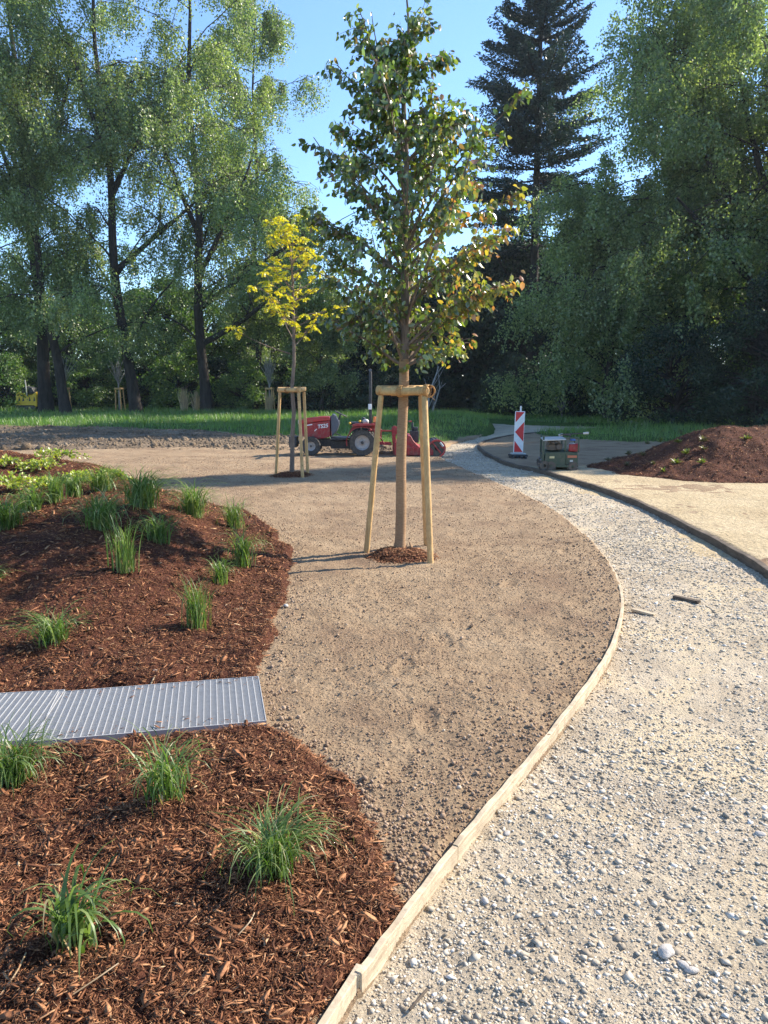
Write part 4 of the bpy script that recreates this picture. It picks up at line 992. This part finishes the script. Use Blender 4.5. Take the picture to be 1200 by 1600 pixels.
# yellow tree
def yellow_tree():
    b = P(458, 742); base = (b[0], b[1], .03); r = np.random.default_rng(91); root = empty('yellow_tree', base); tag(root, 'young golden yellow leaved tree in the middle stake frame left of the tractor', 'tree')
    dep = base[1] * .99; px2 = lambda dx: dx / F * dep
    W = MB(); tp = [np.array([px2(x_), .03 * math.sin(k), z_]) for k, (x_, z_) in enumerate([(-2, -.05), (-1, .4), (0, .8), (3, 1.2), (1, 1.7), (5, 2.2), (5, 2.8), (5, 3.3), (4, 3.8), (2, 4.3), (-3, 4.75)])]
    W.tube(tp, [.052, .045, .042, .04, .037, .034, .03, .026, .02, .012, .005], 9)
    cl = []
    for i in range(34):
        f = i / 33; z0 = 2.5 + 2.15 * f; az = i * 2.4 + r.normal(0, .3); L = np.interp(f, [0, .25, .6, 1], [.85, 1.0, .8, .3]) * r.uniform(.6, 1.2); k = int(np.clip((z0 - .8) / .48, 3, 9))
        zz = [t[2] for t in tp]; xx = np.interp(z0, zz, [t[0] for t in tp]); el = R(r.uniform(15, 48)); lp = curve_limb((xx, 0, z0), az, el, L, 6, -.2, r, .1); W.tube(lp, [.014, .012, .009, .007, .005, .004, .003], 4, False); lp = np.array(lp)
        for u in r.uniform(.4, 1, 2): q = lp[min(6, int(u * 6 + .5))]; cl.append(q + r.normal(0, .05, 3))
        for s in range(1):
            q = lp[r.integers(2, 6)]; sp = curve_limb(q, az + r.normal(0, .9), R(r.uniform(0, 50)), .3, 3, 0, r, .1); W.tube(sp, [.006, .005, .004, .003], 4, False); cl.append(sp[-1])
    sp = curve_limb((px2(0), 0, 2.35), R(178), R(12), 1.25, 6, -.3, r, .04); W.tube(sp, [.014, .012, .009, .007, .005, .004, .003], 4, False); cl += [sp[-1], sp[-2], sp[-1] + np.array([.1, 0, .02])]
    W.build('trunk', M['twig'], root, True)
    LP, LD = [], []
    for c in cl:
        for fr in range(3):                   # pinnate fronds
            az = r.uniform(0, 6.28); d = np.array([math.cos(az), math.sin(az), r.uniform(-.5, .2)]); sd_ = np.array([-math.sin(az), math.cos(az), 0])
            for k in range(5):
                q = c + d * .028 * (k + 1) + np.array([0, 0, -.0022 * k * k])
                for sg_ in (-1, 1): LP.append(q); LD.append(sd_ * sg_ * .9 + d * .5 + np.array([0, 0, -.25]) + r.normal(0, .15, 3))
    V, Fc = instances(LEAF4, LEAF4F, frames(np.array(LD), r), r.uniform(.045, .075, len(LP)), np.array(LP)); mesh_obj('crown', V, [Fc], M['yellow_leaf'], root)
    return base
yb = yellow_tree()
pa = lambda px, Y: bx(px, Y)
fr2, tp2 = stake_frame('middle stake frame around the yellow leaved tree', (yb[0], yb[1]), [((pa(431, 15.9), 15.9), (pa(440, 15.8), 15.8)), ((pa(473, 15.1), 15.1), (pa(469, 15.3), 15.3)), ((pa(481, 16.0), 16.0), (pa(477, 15.9), 15.9))], rp=.032)
ro = MB(); mid = tp2[0] * .6 + tp2[1] * .4; coil(ro, mid, tp2[1] - tp2[0], .058, .03, 3, .006, 1); ro.build('coir_tie', M['rope'], fr2, True); ro = MB(); coil(ro, tp2[1], tp2[1] - tp2[0], .058, .03, 3, .006, 3); ro.build('coir_tie', M['rope'], fr2, True)

# far stake frames and saplings
def far_frame(px0, px1, Y, label, tlabel, bare=True, crown_px=(45, 25), leafm=None):
    xc = (pa(px0, Y) + pa(px1, Y)) / 2; w = abs(pa(px1, Y) - pa(px0, Y)) / 2; stake_frame(label, (xc, Y), [((xc - w, Y), (xc - w * .8, Y)), ((xc + w * .9, Y - .4), (xc + w * .7, Y - .3)), ((xc + w, Y + .5), (xc + w * .8, Y + .3))], rp=.05, z=1.72)
    r = np.random.default_rng(int(px0)); root = empty('sapling', (xc, Y, 0)); tag(root, tlabel, 'sapling', 'saplings standing far behind on the lawn'); W = MB()
    W.tube([(0, 0, 0), (.02, 0, 1.2), (0, 0, 2.4)], [.07, .06, .045], 8)
    for k in range(34):
        z0 = r.uniform(1.7, 2.5); lp = curve_limb((0, 0, z0), r.uniform(0, 6.28), R(r.uniform(58, 82)), r.uniform(1.1, 2.3), 6, -.1, r, .09); W.tube(lp, [.03, .026, .022, .018, .014, .01, .006], 4, False)
    W.build('trunk', M['pale_bark'] if bare else M['grey_bark'], root, True)
    return xc
far_frame(181, 193, 60, 'small bright stake frame beside the curved birch trunk', 'bare grey sapling in the small bright stake frame')
far_frame(100, 108, 58, 'stake frame partly hidden behind the leaning birch trunk', 'leafless yellowish sapling right of the leaning birch')
far_frame(415, 428, 58, 'shaded grey stake frame left of the middle stake frame', 'thin sapling in the shaded grey stake frame')
# dry grass tufts
for i, (px, py, h, lab) in enumerate([(288, 640, 26, 'tan dry grass tuft left of the lichen spotted birch'), (308, 640, 22, 'pale dry grass tuft touching the lichen spotted birch'), (421, 640, 20, 'faint dry grass tuft inside the shaded grey stake frame')]):
    Y = 57; loc = (pa(px, Y), Y, 0.1); h_ = h / F * Y * 1.5; r = np.random.default_rng(i + 40); V, Fq = [], []; b = 0
    for k in range(90):
        az = r.uniform(0, 6.28); t = abs(r.normal(0, .22)); d = np.array([math.cos(az) * math.sin(t), math.sin(az) * math.sin(t), math.cos(t)]); s_ = np.array([.03, 0, 0]); a = np.array([*r.normal(0, .1, 2), 0]); L = h_ * r.uniform(.6, 1.05)
        V += [a - s_ * .6, a + s_ * .6, a + d * L * .7 + s_ * .4, a + d * L, a + d * L * .7 - s_ * .4]; Fq.append((b, b + 1, b + 2, b + 3, b + 4)); b += 5
    o = mesh_obj('dry_grass', V, [Fq], M['straw']); o.location = loc; tag(o, lab, 'dry grass', 'dry grass tufts by the birches')

# ------------------------------------------------------------------ tractor (drives to the left)
def wheel(root, x, y, rad, width, rimr, lugs, name='wheel'):
    w = empty(name, (x, y, rad)); w.parent = root
    t = MB(); hw = width / 2
    t.lathe([(rimr, -hw * .8), (rimr * 1.06, -hw), (rad * .93, -hw), (rad * .965, -hw * .6), (rad * .97, 0), (rad * .965, hw * .6), (rad * .93, hw), (rimr * 1.06, hw), (rimr, hw * .8)], (0, 0, 0), 'y', 36)
    for k in range(lugs):
        a = 2 * math.pi * k / lugs
        for sg_ in (-1, 1):
            aa = a + (math.pi / lugs if sg_ > 0 else 0); c = (math.cos(aa) * rad * .965, sg_ * hw * .5, math.sin(aa) * rad * .965)
            t.box(c, (rad * .075, width * .56, rad * .075), (sg_ * .55 * 0, -aa, sg_ * .0))
    t.build('tyre', M['tyre'], w, True)
    r = MB(); r.lathe([(rimr * 1.02, -hw * .82), (rimr * .93, -hw * .7), (rimr * .84, -hw * .25), (rimr * .4, -hw * .2), (rimr * .28, -hw * .5), (.001, -hw * .52)], (0, 0, 0), 'y', 28)
    r.lathe([(rimr * 1.02, hw * .82), (rimr * .9, hw * .6), (.001, hw * .3)], (0, 0, 0), 'y', 28)
    for k in range(6): a = k * math.pi / 3; r.lathe([(.001, -hw * .62), (.012, -hw * .62), (.012, -hw * .4)], (math.cos(a) * rimr * .2, 0, math.sin(a) * rimr * .2), 'y', 6)
    r.build('rim', M['rim'], w, True)
    h = MB(); h.lathe([(.001, -hw * .72), (rimr * .2, -hw * .7), (rimr * .24, -hw * .45)], (0, 0, 0), 'y', 16); h.build('hub', M['black'], w, True)
    return w

def tractor():
    S = 60.6                                           # pixels per metre at its distance
    gx_, gy_ = P(566, 713); base = (gx_, gy_ + .1, 0.0)
    root = empty('tractor', base); tag(root, 'small red compact tractor facing left behind the staked trees', 'tractor')
    L = lambda px: (px - 566) / S
    Z = lambda py: (712.5 - py) / S
    yn, yf = 0.0, .95; yc = .48
    wheel(root, 0, yn + .0, .345, .24, .19, 16); wheel(root, 0, yf, .345, .24, .19, 16)
    wheel(root, L(486), yn + .08, .25, .17, .12, 16); wheel(root, L(486), yf - .08, .25, .17, .12, 16)
    hood = MB(); hood.prism([(L(467), Z(659)), (L(474), Z(655.5)), (L(500), Z(652.2)), (L(515), Z(651.8)), (L(516), Z(658)), (L(500), Z(659.5)), (L(468), Z(664))], yc - .27, yc + .27); hood.build('hood', M['red'], root, False, .02)
    sp = MB(); sp.prism([(L(468), Z(664)), (L(500), Z(660)), (L(515), Z(658.5)), (L(515), Z(684)), (L(503), Z(686.5)), (L(486), Z(687)), (L(470), Z(682))], yc - .25, yc + .25); sp.build('side_panel', M['dred'], root, False, .012)
    gr = MB(); gr.box((L(466.5), yc, Z(672)), (.03, .42, .26)); [gr.box((L(465.8), yc, Z(664 + 2.6 * k)), (.03, .38, .012)) for k in range(7)]; gr.build('grille', M['black'], root, False, .008)
    for s in (-1, 1): MB().lathe([(.001, -.02), (.05, -.015), (.055, .01)], (L(466) - .005, yc + s * .15, Z(661)), 'x', 14).build('headlight', M['lid'], root, True)
    en = MB(); en.box((L(500), yc, Z(693)), (.85, .26, .2)).box((L(540), yc, Z(696)), (.8, .3, .22)).box((0, yc, Z(690)), (.4, .34, .3)).tube([(L(486), yn + .1, .25), (L(486), yf - .1, .25)], .05).tube([(0, yn, .345), (0, yf, .345)], .065); en.build('chassis', M['black'], root, False, .01)
    ba = MB(); [ba.box((L(456.5), yc - .22 + .11 * k, Z(692)), (.2, .1, .27)) for k in range(5)]; ba.box((L(463), yc, Z(693)), (.2, .3, .07)); ba.build('front_weights', M['black'], root, False, .012)
    da = MB(); da.prism([(L(516), Z(653)), (L(519), Z(648)), (L(523), Z(649.5)), (L(526), Z(655)), (L(529), Z(659)), (L(529.5), Z(664)), (L(526), Z(674)), (L(520), Z(681)), (L(517), Z(684))], yc - .22, yc + .22); da.build('dashboard', M['grey'], root, False, .015)
    cn = MB(); cn.tube([(L(527), yc - .02, Z(660)), (L(531), yc, Z(648.5))], .022, 8); cn.build('steering_column', M['black'], root, True)
    sw = MB(); c = np.array([L(531.5), yc, Z(648.2)]); ax1 = np.array([L(541) - L(522), 0, Z(652.5) - Z(643.5)]) / 2; ax2 = np.array([0, .17, 0])
    sw.tube([c + ax1 * math.cos(t) + ax2 * math.sin(t) for t in np.linspace(0, 2 * math.pi, 25)], .013, 6); [sw.tube([c, c + ax1 * math.cos(t) + ax2 * math.sin(t)], .01, 5) for t in (0, 2.1, 4.2)]; sw.build('steering_wheel', M['black'], root, True)
    fl = MB(); fl.box((L(531), yc, Z(685.5)), (.52, .86, .035)); fl.tube([(L(514), yn + .04, Z(682)), (L(517), yn + .04, Z(687)), (L(542), yn + .04, Z(687))], .014, 6); fl.build('footplate', M['black'], root, False, .006)
    for xx, yy in ((529, -.16), (525, .16)): MB().box((L(xx), yc + yy, Z(680.5)), (.1, .08, .02), (0, .5, 0)).build('pedal', M['steel'], root)
    for y0 in (yn, yf):
        f = MB(); P_ = []
        for k in range(13): a = R(192 - k * 11.6); P_.append((.415 * math.cos(a) + 0.0, .345 + .415 * math.sin(a)))
        top = [(L(586), Z(665.5)), (L(583), Z(663)), (L(556), Z(663.5)), (L(550), Z(668))]
        inner = [(p[0] * .955, .345 + (p[1] - .345) * .955) for p in P_][::-1]
        f.prism(P_ + inner, y0 - .13, y0 + .13)
        f.build('fender', M['dred'], root, False, .008)
        side = -1 if y0 == yf else 1
        g = MB(); arc = [(.41 * math.cos(R(a)), .345 + .41 * math.sin(R(a))) for a in (150, 135, 120, 105, 90, 75, 60)]
        g.prism([(L(541), Z(688))] + arc[:1] + [(L(547), Z(672)), (L(553), Z(666)), (L(562), Z(663.3)), (L(584), Z(663)), (L(585), Z(668)), (L(585), Z(676)), (.2, .70)] + arc[::-1][1:-1], y0 + side * .13 - .012, y0 + side * .13 + .012); g.build('fender_panel', M['dred'], root, False, .004)
    fn = MB(); fn.prism([(L(550), Z(664.5)), (L(556), Z(662.5)), (L(585), Z(662.5)), (L(585), Z(665)), (L(552), Z(666.5))], yn - .12, yn + .12); fn.build('fender_top', M['dred'], root, False, .006)
    se = MB(); se.box((L(557), yc, Z(663)), (.36, .42, .07)).box((L(567), yc, Z(658.5)), (.08, .4, .16), (0, .2, 0)).box((L(557), yc, Z(670)), (.22, .24, .2)); se.build('seat', M['black'], root, False, .02)
    he = MB(); he.sphere((L(571), yc - .25, Z(660)), .085, 14, 10, (1, .8, .85)); he.build('seat_cover', M['lid'], root, True)
    for (a, b) in ((546.5, 662), (562, 659)):
        lv = MB(); lv.tube([(L(a) + .03, yn + .16, Z(668)), (L(a), yn + .14, Z(b))], .008, 5); o = lv.build('lever', M['black'], root, True); k = MB(); k.sphere((L(a), yn + .14, Z(b)), .032, 10, 8); k.build('knob', M['yellow'], o, True)
    rp = MB()
    for y0 in (yc - .42, yc + .42): rp.box((L(578.5), y0, (Z(667) + Z(583)) / 2), (.065, .05, Z(583) - Z(667)))
    rp.box((L(578.5), yc, Z(583) - .02), (.065, .80, .06)); o = rp.build('roll_bar', M['black'], root, False, .012)
    MB().box((L(578), yc - .46, Z(636.5)), (.085, .03, .14)).build('tail_lamp', M['white'], root, False, .008)
    MB().box((L(578.5), yc - .455, Z(581)), (.07, .03, .06)).build('roll_bar_cap', M['grey'], root, False, .006)
    be = MB(); be.lathe([(.001, .14), (.035, .135), (.046, .11), (.048, 0), (.001, 0)], (L(585.5), yn + .05, Z(660)), 'z', 16); be.build('beacon', M['orange'], root, True)
    bs = MB(); bs.tube([(L(585.5), yn + .05, Z(668)), (L(585.5), yn + .05, Z(660))], .03, 8); bs.build('beacon_stem', M['dred'], root, True)
    hi = MB(); hi.tube([(.2, yc - .25, .32), (L(612), yc - .3, .28)], .025, 6).tube([(.2, yc + .25, .32), (L(612), yc + .3, .28)], .025, 6).tube([(.15, yc, .62), (L(613), yc, .62)], .022, 6).box((L(590), yc, .55), (.2, .3, .22)).tube([(L(588), yc - .2, .6), (L(600), yc - .25, .3)], .018, 6); hi.build('hitch_arm', M['dred'], root, False, .005)
    for txt, size, px, py, rot in (('TS25', .135, 495.5, 670.5, 0.12), ('YANAR', .04, 484, 665.5, .1)):
        if txt == 'YANAR': continue
        cu = bpy.data.curves.new('t', 'FONT'); cu.body = txt; cu.size = size; cu.extrude = .002; cu.offset = .003; cu.shear = .25
        to = bpy.data.objects.new('t', cu); COL.objects.link(to); dg_ = bpy.context.evaluated_depsgraph_get(); me = bpy.data.meshes.new_from_object(to.evaluated_get(dg_)); COL.objects.unlink(to); bpy.data.objects.remove(to)
        me.materials.clear(); me.materials.append(M['white']); o = bpy.data.objects.new('lettering', me); COL.objects.link(o); o.parent = root; o.location = (L(px), yc - .262, Z(py)); o.rotation_euler = (R(90), -rot, 0)
    dc = MB(); dc.prism([(L(479), Z(666.5)), (L(487.5), Z(665)), (L(487.5), Z(663.4)), (L(479), Z(664.9))], yc - .258, yc - .252); dc.build('decal', M['white'], root); dc = MB(); dc.prism([(L(490.5), Z(673.8)), (L(494.5), Z(670.6)), (L(494.8), Z(671.8)), (L(491), Z(675))], yc - .258, yc - .252); dc.build('decal', M['white'], root)
    # rear implement
    im = empty('soil_cultivator', (base[0] + L(640), base[1], 0)); tag(im, 'red soil cultivator with a roller hitched behind the tractor', 'farm implement')
    Q = lambda px: (px - 640) / S
    a = MB(); a.prism([(Q(612), Z(670)), (Q(616), Z(667.5)), (Q(630), Z(673)), (Q(633), Z(680)), (Q(622), Z(676)), (Q(618), Z(681)), (Q(620), Z(711)), (Q(614), Z(711))], yc - .32, yc - .28); a.prism([(Q(612), Z(670)), (Q(616), Z(667.5)), (Q(630), Z(673)), (Q(633), Z(680)), (Q(622), Z(676)), (Q(618), Z(681)), (Q(620), Z(711)), (Q(614), Z(711))], yc + .28, yc + .32); a.box((Q(616), yc, Z(674)), (.08, .62, .06)); a.build('headstock', M['dred'], im, False, .006)
    b = MB(); b.prism([(Q(616), Z(691)), (Q(634), Z(688)), (Q(637), Z(681)), (Q(641), Z(681)), (Q(645), Z(688)), (Q(650), Z(694)), (Q(656), Z(699)), (Q(672), Z(699)), (Q(676), Z(703)), (Q(676), Z(711)), (Q(616), Z(711))], yc - .62, yc + .62); b.build('housing', M['dred'], im, False, .012)
    tn = MB(); [tn.box((Q(624 + 7 * k), yc - .63, Z(703)), (.03, .02, .2)) for k in range(7)]; tn.tube([(Q(618), yc - .63, Z(699)), (Q(672), yc - .63, Z(699))], .012, 6); tn.build('side_rib', M['red'], im, False, .003)
    en2 = MB(); en2.box((Q(648), yc, Z(684)), (.22, .3, .3)).tube([(Q(645), yc, Z(676)), (Q(645), yc, Z(662))], .03, 8).box((Q(650), yc, Z(672)), (.12, .16, .1)); en2.build('gearbox', M['black'], im, False, .01)
    MB().box((Q(641), yc, Z(660)), (.09, .08, .035)).build('cap', M['red'], im, False, .006)
    ro_ = MB(); ro_.lathe([(.05, -.60), (.215, -.60), (.215, -.585), (.19, -.58), (.19, .58), (.215, .60), (.05, .6)], (Q(681), yc, .2), 'y', 26)
    for k in range(14): t = 2 * math.pi * k / 14; ro_.box((Q(681) + .2 * math.cos(t), yc, .2 + .2 * math.sin(t)), (.03, 1.16, .02), (0, -t, 0))
    ro_.build('roller', M['steel'], im, False)
    rg = MB(); pts = [(Q(681) + .235 * math.cos(t), .2 + .235 * math.sin(t)) for t in np.linspace(R(150), R(-70), 16)]; rg.prism(pts + [(Q(681) + (x_ - Q(681)) * .8, .2 + (z_ - .2) * .8) for x_, z_ in pts[::-1]], yc - .66, yc - .615); rg.box((Q(681), yc - .64, .22), (.35, .03, .03), (0, .9, 0)); rg.box((Q(690), yc - .64, .25), (.1, .03, .06), (0, .7, 0)); rg.build('roller_guard', M['red'], im, False, .004)
    MB().tube([(Q(686), yc - .66, .36), (Q(691), yc - .66, .26)], .03, 8).build('spring', M['lid'], im, True)
tractor()

# ------------------------------------------------------------------ red and white beacon board
def beacon():
    b = P(809, 716); root = empty('beacon_board', (b[0], b[1], 0), R(6)); tag(root, 'red and white striped warning beacon standing on a rubber foot beside the path', 'warning sign')
    root.rotation_euler = (0, R(1.5), R(8))
    h0, w, H = .14, .25, 1.02
    MB().box((0, 0, h0 + H / 2), (w, .035, H)).build('panel', M['white'], root, False, .012)
    red = MB(); y = -.0205; i = w / 2 - .014
    def tri(p): red.prism([(a, c) for a, c in p], y - .0015, y + .0015)
    t = h0 + H - .016; bt = h0 + .016
    tri([(-i, t), (i, t), (-i, t - .26)]); tri([(i, t - .24), (i, bt + .26), (-i, (t + bt) / 2)][::1]); tri([(-i, bt + .28), (i, bt), (-i, bt)])
    red.build('red_chevrons', M['signred'], root)
    MB().tube([(.02, .02, h0 + H), (.02, .02, h0 + H + .13)], .022, 10).build('post', M['white'], root, True)
    ft = MB(); ft.box((0, 0, .075), (.42, .30, .05)); [ft.box((-.17 + .11 * k, -.08, .02), (.05, .16, .09)) for k in range(4)]; [ft.box((-.17 + .11 * k, .1, .02), (.05, .1, .09)) for k in range(4)]; ft.build('rubber_foot', M['black'], root, False, .01)
    MB().box((0, -.02, .118), (.36, .16, .036)).build('foot_cover', M['lid'], root, False, .01)
beacon()

# ------------------------------------------------------------------ trench compactor
def compactor():
    b = P(877, 736); S = 74.5; root = empty('trench_compactor', (b[0], b[1] + .2, 0), R(-8)); tag(root, 'dark green trench compactor with handlebar parked by the bark mound', 'compactor')
    X = lambda px: (px - 877) / S
    Z = lambda py: (737 - py) / S
    bd = MB(); bd.prism([(X(853), Z(728)), (X(853), Z(708)), (X(885), Z(707)), (X(885), Z(729))], -.22, .75); bd.build('front_housing', M['green_paint'], root, False, .012)
    b2 = MB(); b2.prism([(X(885), Z(727)), (X(885), Z(706)), (X(904), Z(709)), (X(904), Z(727))], -.19, .7); b2.build('rear_housing', M['green_paint'], root, False, .012)
    fr = MB(); 
    for yy in (-.2, .7):
        fr.box((X(850.5), yy, Z(704)), (.04, .04, .56)); fr.box((X(884), yy, Z(696)), (.035, .035, .24)); fr.box((X(904), yy, Z(697)), (.03, .03, .28))
    fr.box((X(850.5), .25, Z(722)), (.035, .92, .25)); fr.box((X(894), -.2, Z(685.5)), (.27, .03, .03)); fr.build('frame', M['green_paint'], root, False, .006)
    ld = MB(); ld.box((X(867), .25, Z(688.5)), (.47, 1.0, .022), (0, -.05, 0)); ld.build('lid', M['lid'], root, False, .006)
    en = MB(); en.box((X(868), .25, Z(701)), (.28, .6, .12)); en.box((X(862), .1, Z(697)), (.1, .2, .14)); en.lathe([(.001, -.03), (.06, -.03), (.07, 0), (.06, .02)], (X(875), -.1, Z(700)), 'y', 14); en.tube([(X(857), -.1, Z(700)), (X(860), -.1, Z(691)), (X(872), -.1, Z(691)), (X(880), -.1, Z(698))], .018, 6); en.sphere((X(866), -.14, Z(693)), .045, 10, 8); en.build('engine', M['steel'], root, False, .01)
    fl = MB(); fl.sphere((X(895), -.05, Z(700)), .10, 14, 10, (1, 1, .95)); fl.build('air_filter', M['lid'], root, True); MB().box((X(898), -.0, Z(701)), (.22, .3, .16)).build('fuel_tank', M['dred'], root, False, .02)
    MB().lathe([(.001, .06), (.05, .05), (.055, 0)], (X(896), -.06, Z(690)), 'z', 12).build('filler_cap', M['blue'], root, True)
    dr = MB()
    for xx, rr in ((X(853), .115), (X(863), .11), (X(896), .10)):
        for y0, y1 in ((-.24, .18), (.3, .72)):
            c = (xx, (y0 + y1) / 2, rr); hw = (y1 - y0) / 2; dr.lathe([(.03, -hw), (rr * .86, -hw), (rr * .86, hw), (.03, hw)], c, 'y', 20)
            for k in range(9):
                for s in (-.6, .1, .7): a = 2 * math.pi * k / 9 + s; dr.box((xx + rr * .88 * math.cos(a), c[1] + hw * .9 * s, rr + rr * .88 * math.sin(a)), (.05, .1, .05), (0, -a, 0))
    dr.build('drum', M['steel'], root, False)
    sc = MB(); sc.box((X(880), -.22, Z(729)), (.6, .03, .05)); sc.build('skirt', M['green_paint'], root, False, .004)
    ha = MB(); ha.tube([(X(893), .1, Z(690)), (X(892), .0, Z(682)), (X(879), -.15, Z(680.5))], .013, 6).tube([(X(874), -.25, Z(681)), (X(880), -.25, Z(679.5)), (X(910), -.2, Z(678)), (X(913), -.2, Z(677.5))], .013, 6); o = ha.build('handlebar', M['black'], root, True)
    for (a, c, d, e) in ((873, 681.3, 879, 679.8), (910, 678, 918, 677.3)): MB().tube([(X(a), -.235, Z(c)), (X(d), -.235, Z(e))], .024, 8).build('grip', M['lid'], o, True)
    dl_ = MB(); dl_.box((X(864), -.223, Z(715.5)), (.10, .005, .045)); dl_.build('yellow_label', plain('label_yellow', (.6, .5, .25), .5), root); MB().box((X(895), -.193, Z(714.3)), (.19, .005, .05)).build('orange_label', plain('label_orange', (.5, .16, .08), .5), root); MB().box((X(894), -.193, Z(721)), (.06, .005, .04)).build('white_label', M['lid'], root)
compactor()

# ------------------------------------------------------------------ distant vehicles
def yellow_skip():
    Y = 62; c = at(46, 636, Y); root = empty('mini_excavator', (c[0], Y, 0)); tag(root, 'yellow and black construction machine half hidden behind the grass at far left', 'construction machine')
    s = Y / F; bd = MB(); bd.prism([(-16 * s, .35), (-14 * s, 1.35), (-7 * s, 1.5), (-2 * s, 1.25), (10 * s, 1.25), (17 * s, 1.5), (17 * s, .35)], -.6, .6); bd.build('body', M['yellow'], root, False, .04)
    cb = MB(); cb.prism([(-6 * s, 1.3), (-5 * s, 1.75), (0, 1.95), (10 * s, 1.8), (14 * s, 1.35)], -.5, .5); cb.build('cab', M['black'], root, False, .05)
    tr_ = MB(); tr_.prism([(-14 * s, 0), (-16 * s, .2), (-13 * s, .45), (13 * s, .45), (16 * s, .2), (14 * s, 0)], -.75, .75); tr_.build('track', M['black'], root, False, .04)
    MB().tube([(3 * s, -.62, 1.2), (1.5 * s, -.62, 2.4)], .05, 6).build('mast', M['lid'], root, True)
    pn = MB(); [pn.prism([(a * s, .75), ((a + 1.5) * s, 1.15), ((a + 3) * s, .8)], -.612, -.602) for a in (-11, -5, 5, 12)]; pn.build('stripe', M['black'], root)
yellow_skip()
def car():
    Y = 78; c = at(256, 632, Y); root = empty('parked_car', (c[0], Y, 0)); tag(root, 'silver parked car barely visible through the dark shrubs left of the dry grass', 'car')
    MB().prism([(-2.1, .3), (-2.1, .75), (-1.5, .95), (-.9, 1.42), (.7, 1.45), (1.4, .98), (2.1, .85), (2.1, .3)], -.85, .85).build('body', M['car'], root, False, .06)
    MB().prism([(-1.35, .98), (-.85, 1.36), (.65, 1.38), (1.2, .98)], -.86, .86).build('window', M['glass'], root)
    for x_ in (-1.3, 1.3):
        for y_ in (-.75, .75): MB().lathe([(.001, -.11), (.32, -.11), (.32, .11), (.001, .11)], (x_, y_, .32), 'y', 18).build('wheel', M['black'], root, True)
car()

# ------------------------------------------------------------------ stones and wood scraps on the path
def stone(px, py, r, label, seed, sc=(1.35, .9, .62)):
    x, y, z = G(px, py); rr = np.random.default_rng(seed); m_ = MB(); m_.sphere((0, 0, 0), r, 18, 12, sc); V = m_.v[0]; nn = fbm(V[:, 0] / r + 5 * seed, V[:, 1] / r + V[:, 2] / r * 1.7, .9, 2, seed); m_.v[0] = V * (1 + .17 * nn[:, None])
    o = m_.build('stone', M['bigstone'], None, True); o.location = (x, y, z + r * .35); o.rotation_euler = (.1, .1, seed); tag(o, label, 'stone')
stone(1041, 1492, .028, 'largest pale rounded stone lying on the gravel path at lower right', 1)
stone(1067, 1512, .016, 'small pale stone just right of the largest one', 2); stone(1080, 1522, .017, 'second small stone in the cluster by the largest one', 3)
stone(792, 1306, .013, 'white pebble on the gravel right of the edging board', 4); stone(758, 1415, .013, 'pale pebble on the gravel below the white pebble', 5)
stone(1188, 1308, .015, 'white pebble at the right photo edge on the gravel', 6)
def scrap(p0, p1, w, h, mat, label, name='wood_scrap'):
    a = np.array(G(*p0)); b = np.array(G(*p1)); c = (a + b) / 2; L = np.linalg.norm(b - a); m_ = MB()
    m_.add([(-L / 2, -w * .3, 0), (L / 2, -w / 2, 0), (L / 2 * .96, w / 2, 0), (-L / 2 * .97, w * .4, 0), (-L / 2, -w * .3, h), (L / 2, -w / 2, h * .8), (L / 2 * .96, w / 2, h * .8), (-L / 2 * .97, w * .4, h)], [(0, 3, 2, 1), (4, 5, 6, 7), (0, 1, 5, 4), (1, 2, 6, 5), (2, 3, 7, 6), (3, 0, 4, 7)])
    o = m_.build(name, mat, None, False, .002); o.location = c + np.array([0, 0, .006]); o.rotation_euler = (0, 0, math.atan2(b[1] - a[1], b[0] - a[0])); tag(o, label, 'wood scrap')
scrap((1052, 936), (1093, 944), .06, .025, M['old_board'], 'dark flat wood scrap lying on the path near its middle')
scrap((987, 957), (1023, 964), .05, .02, M['board'], 'pale wood scrap on the path beside the bend of the edging board')
scrap((640, 1590), (668, 1552), .008, .008, M['old_board'], 'thin dry twig on the path at the bottom of the photo', 'twig')
# straws and sticks over the mulch
for i, (p0, p1, lab) in enumerate([((104, 1572), (186, 1518), 'long pale straw stalk lying below the nearest grass clump'), ((0, 1565), (42, 1506), 'pale straw stalk at the lower left corner'), ((372, 1470), (398, 1440), 'short pale stick right of the nearest grass clump')]):
    a = np.array(G(*p0)); b = np.array(G(*p1)); m_ = MB(); mid = (a + b) / 2 + np.array([.01, 0, .02]); a[2] += .008; b[2] += .02; m_.tube([p - a for p in smooth([a, mid, b], 5)], .0022, 5); o = m_.build('straw_stalk', M['straw'], None, True); o.location = a; tag(o, lab, 'stalk')
# loose white stones on the mulch
stone(243, 1050, .012, 'small white pebble on the mulch just above the grating', 7); stone(447, 948, .02, 'pale stone at the rim of the mulch beside the soil', 8)

# ------------------------------------------------------------------ pale air volume added to lift the dark tones, standing in for lens veil
hb = MB(); hb.box((0, 40, 24), (150, 130, 51)); m, nt, out = new_mat('veil_volume'); pv = nt.nodes.new('ShaderNodeVolumePrincipled')
pv.inputs['Color'].default_value = (0.85, 0.92, 1.0, 1); pv.inputs['Density'].default_value = 0.00028; pv.inputs['Anisotropy'].default_value = 0.3
nt.links.new(pv.outputs[0], out.inputs['Volume']); tag(hb.build('veil_volume', m), 'thin pale veil added in the air to lift the dark tones of the trees', 'veil_volume', kind='stuff')
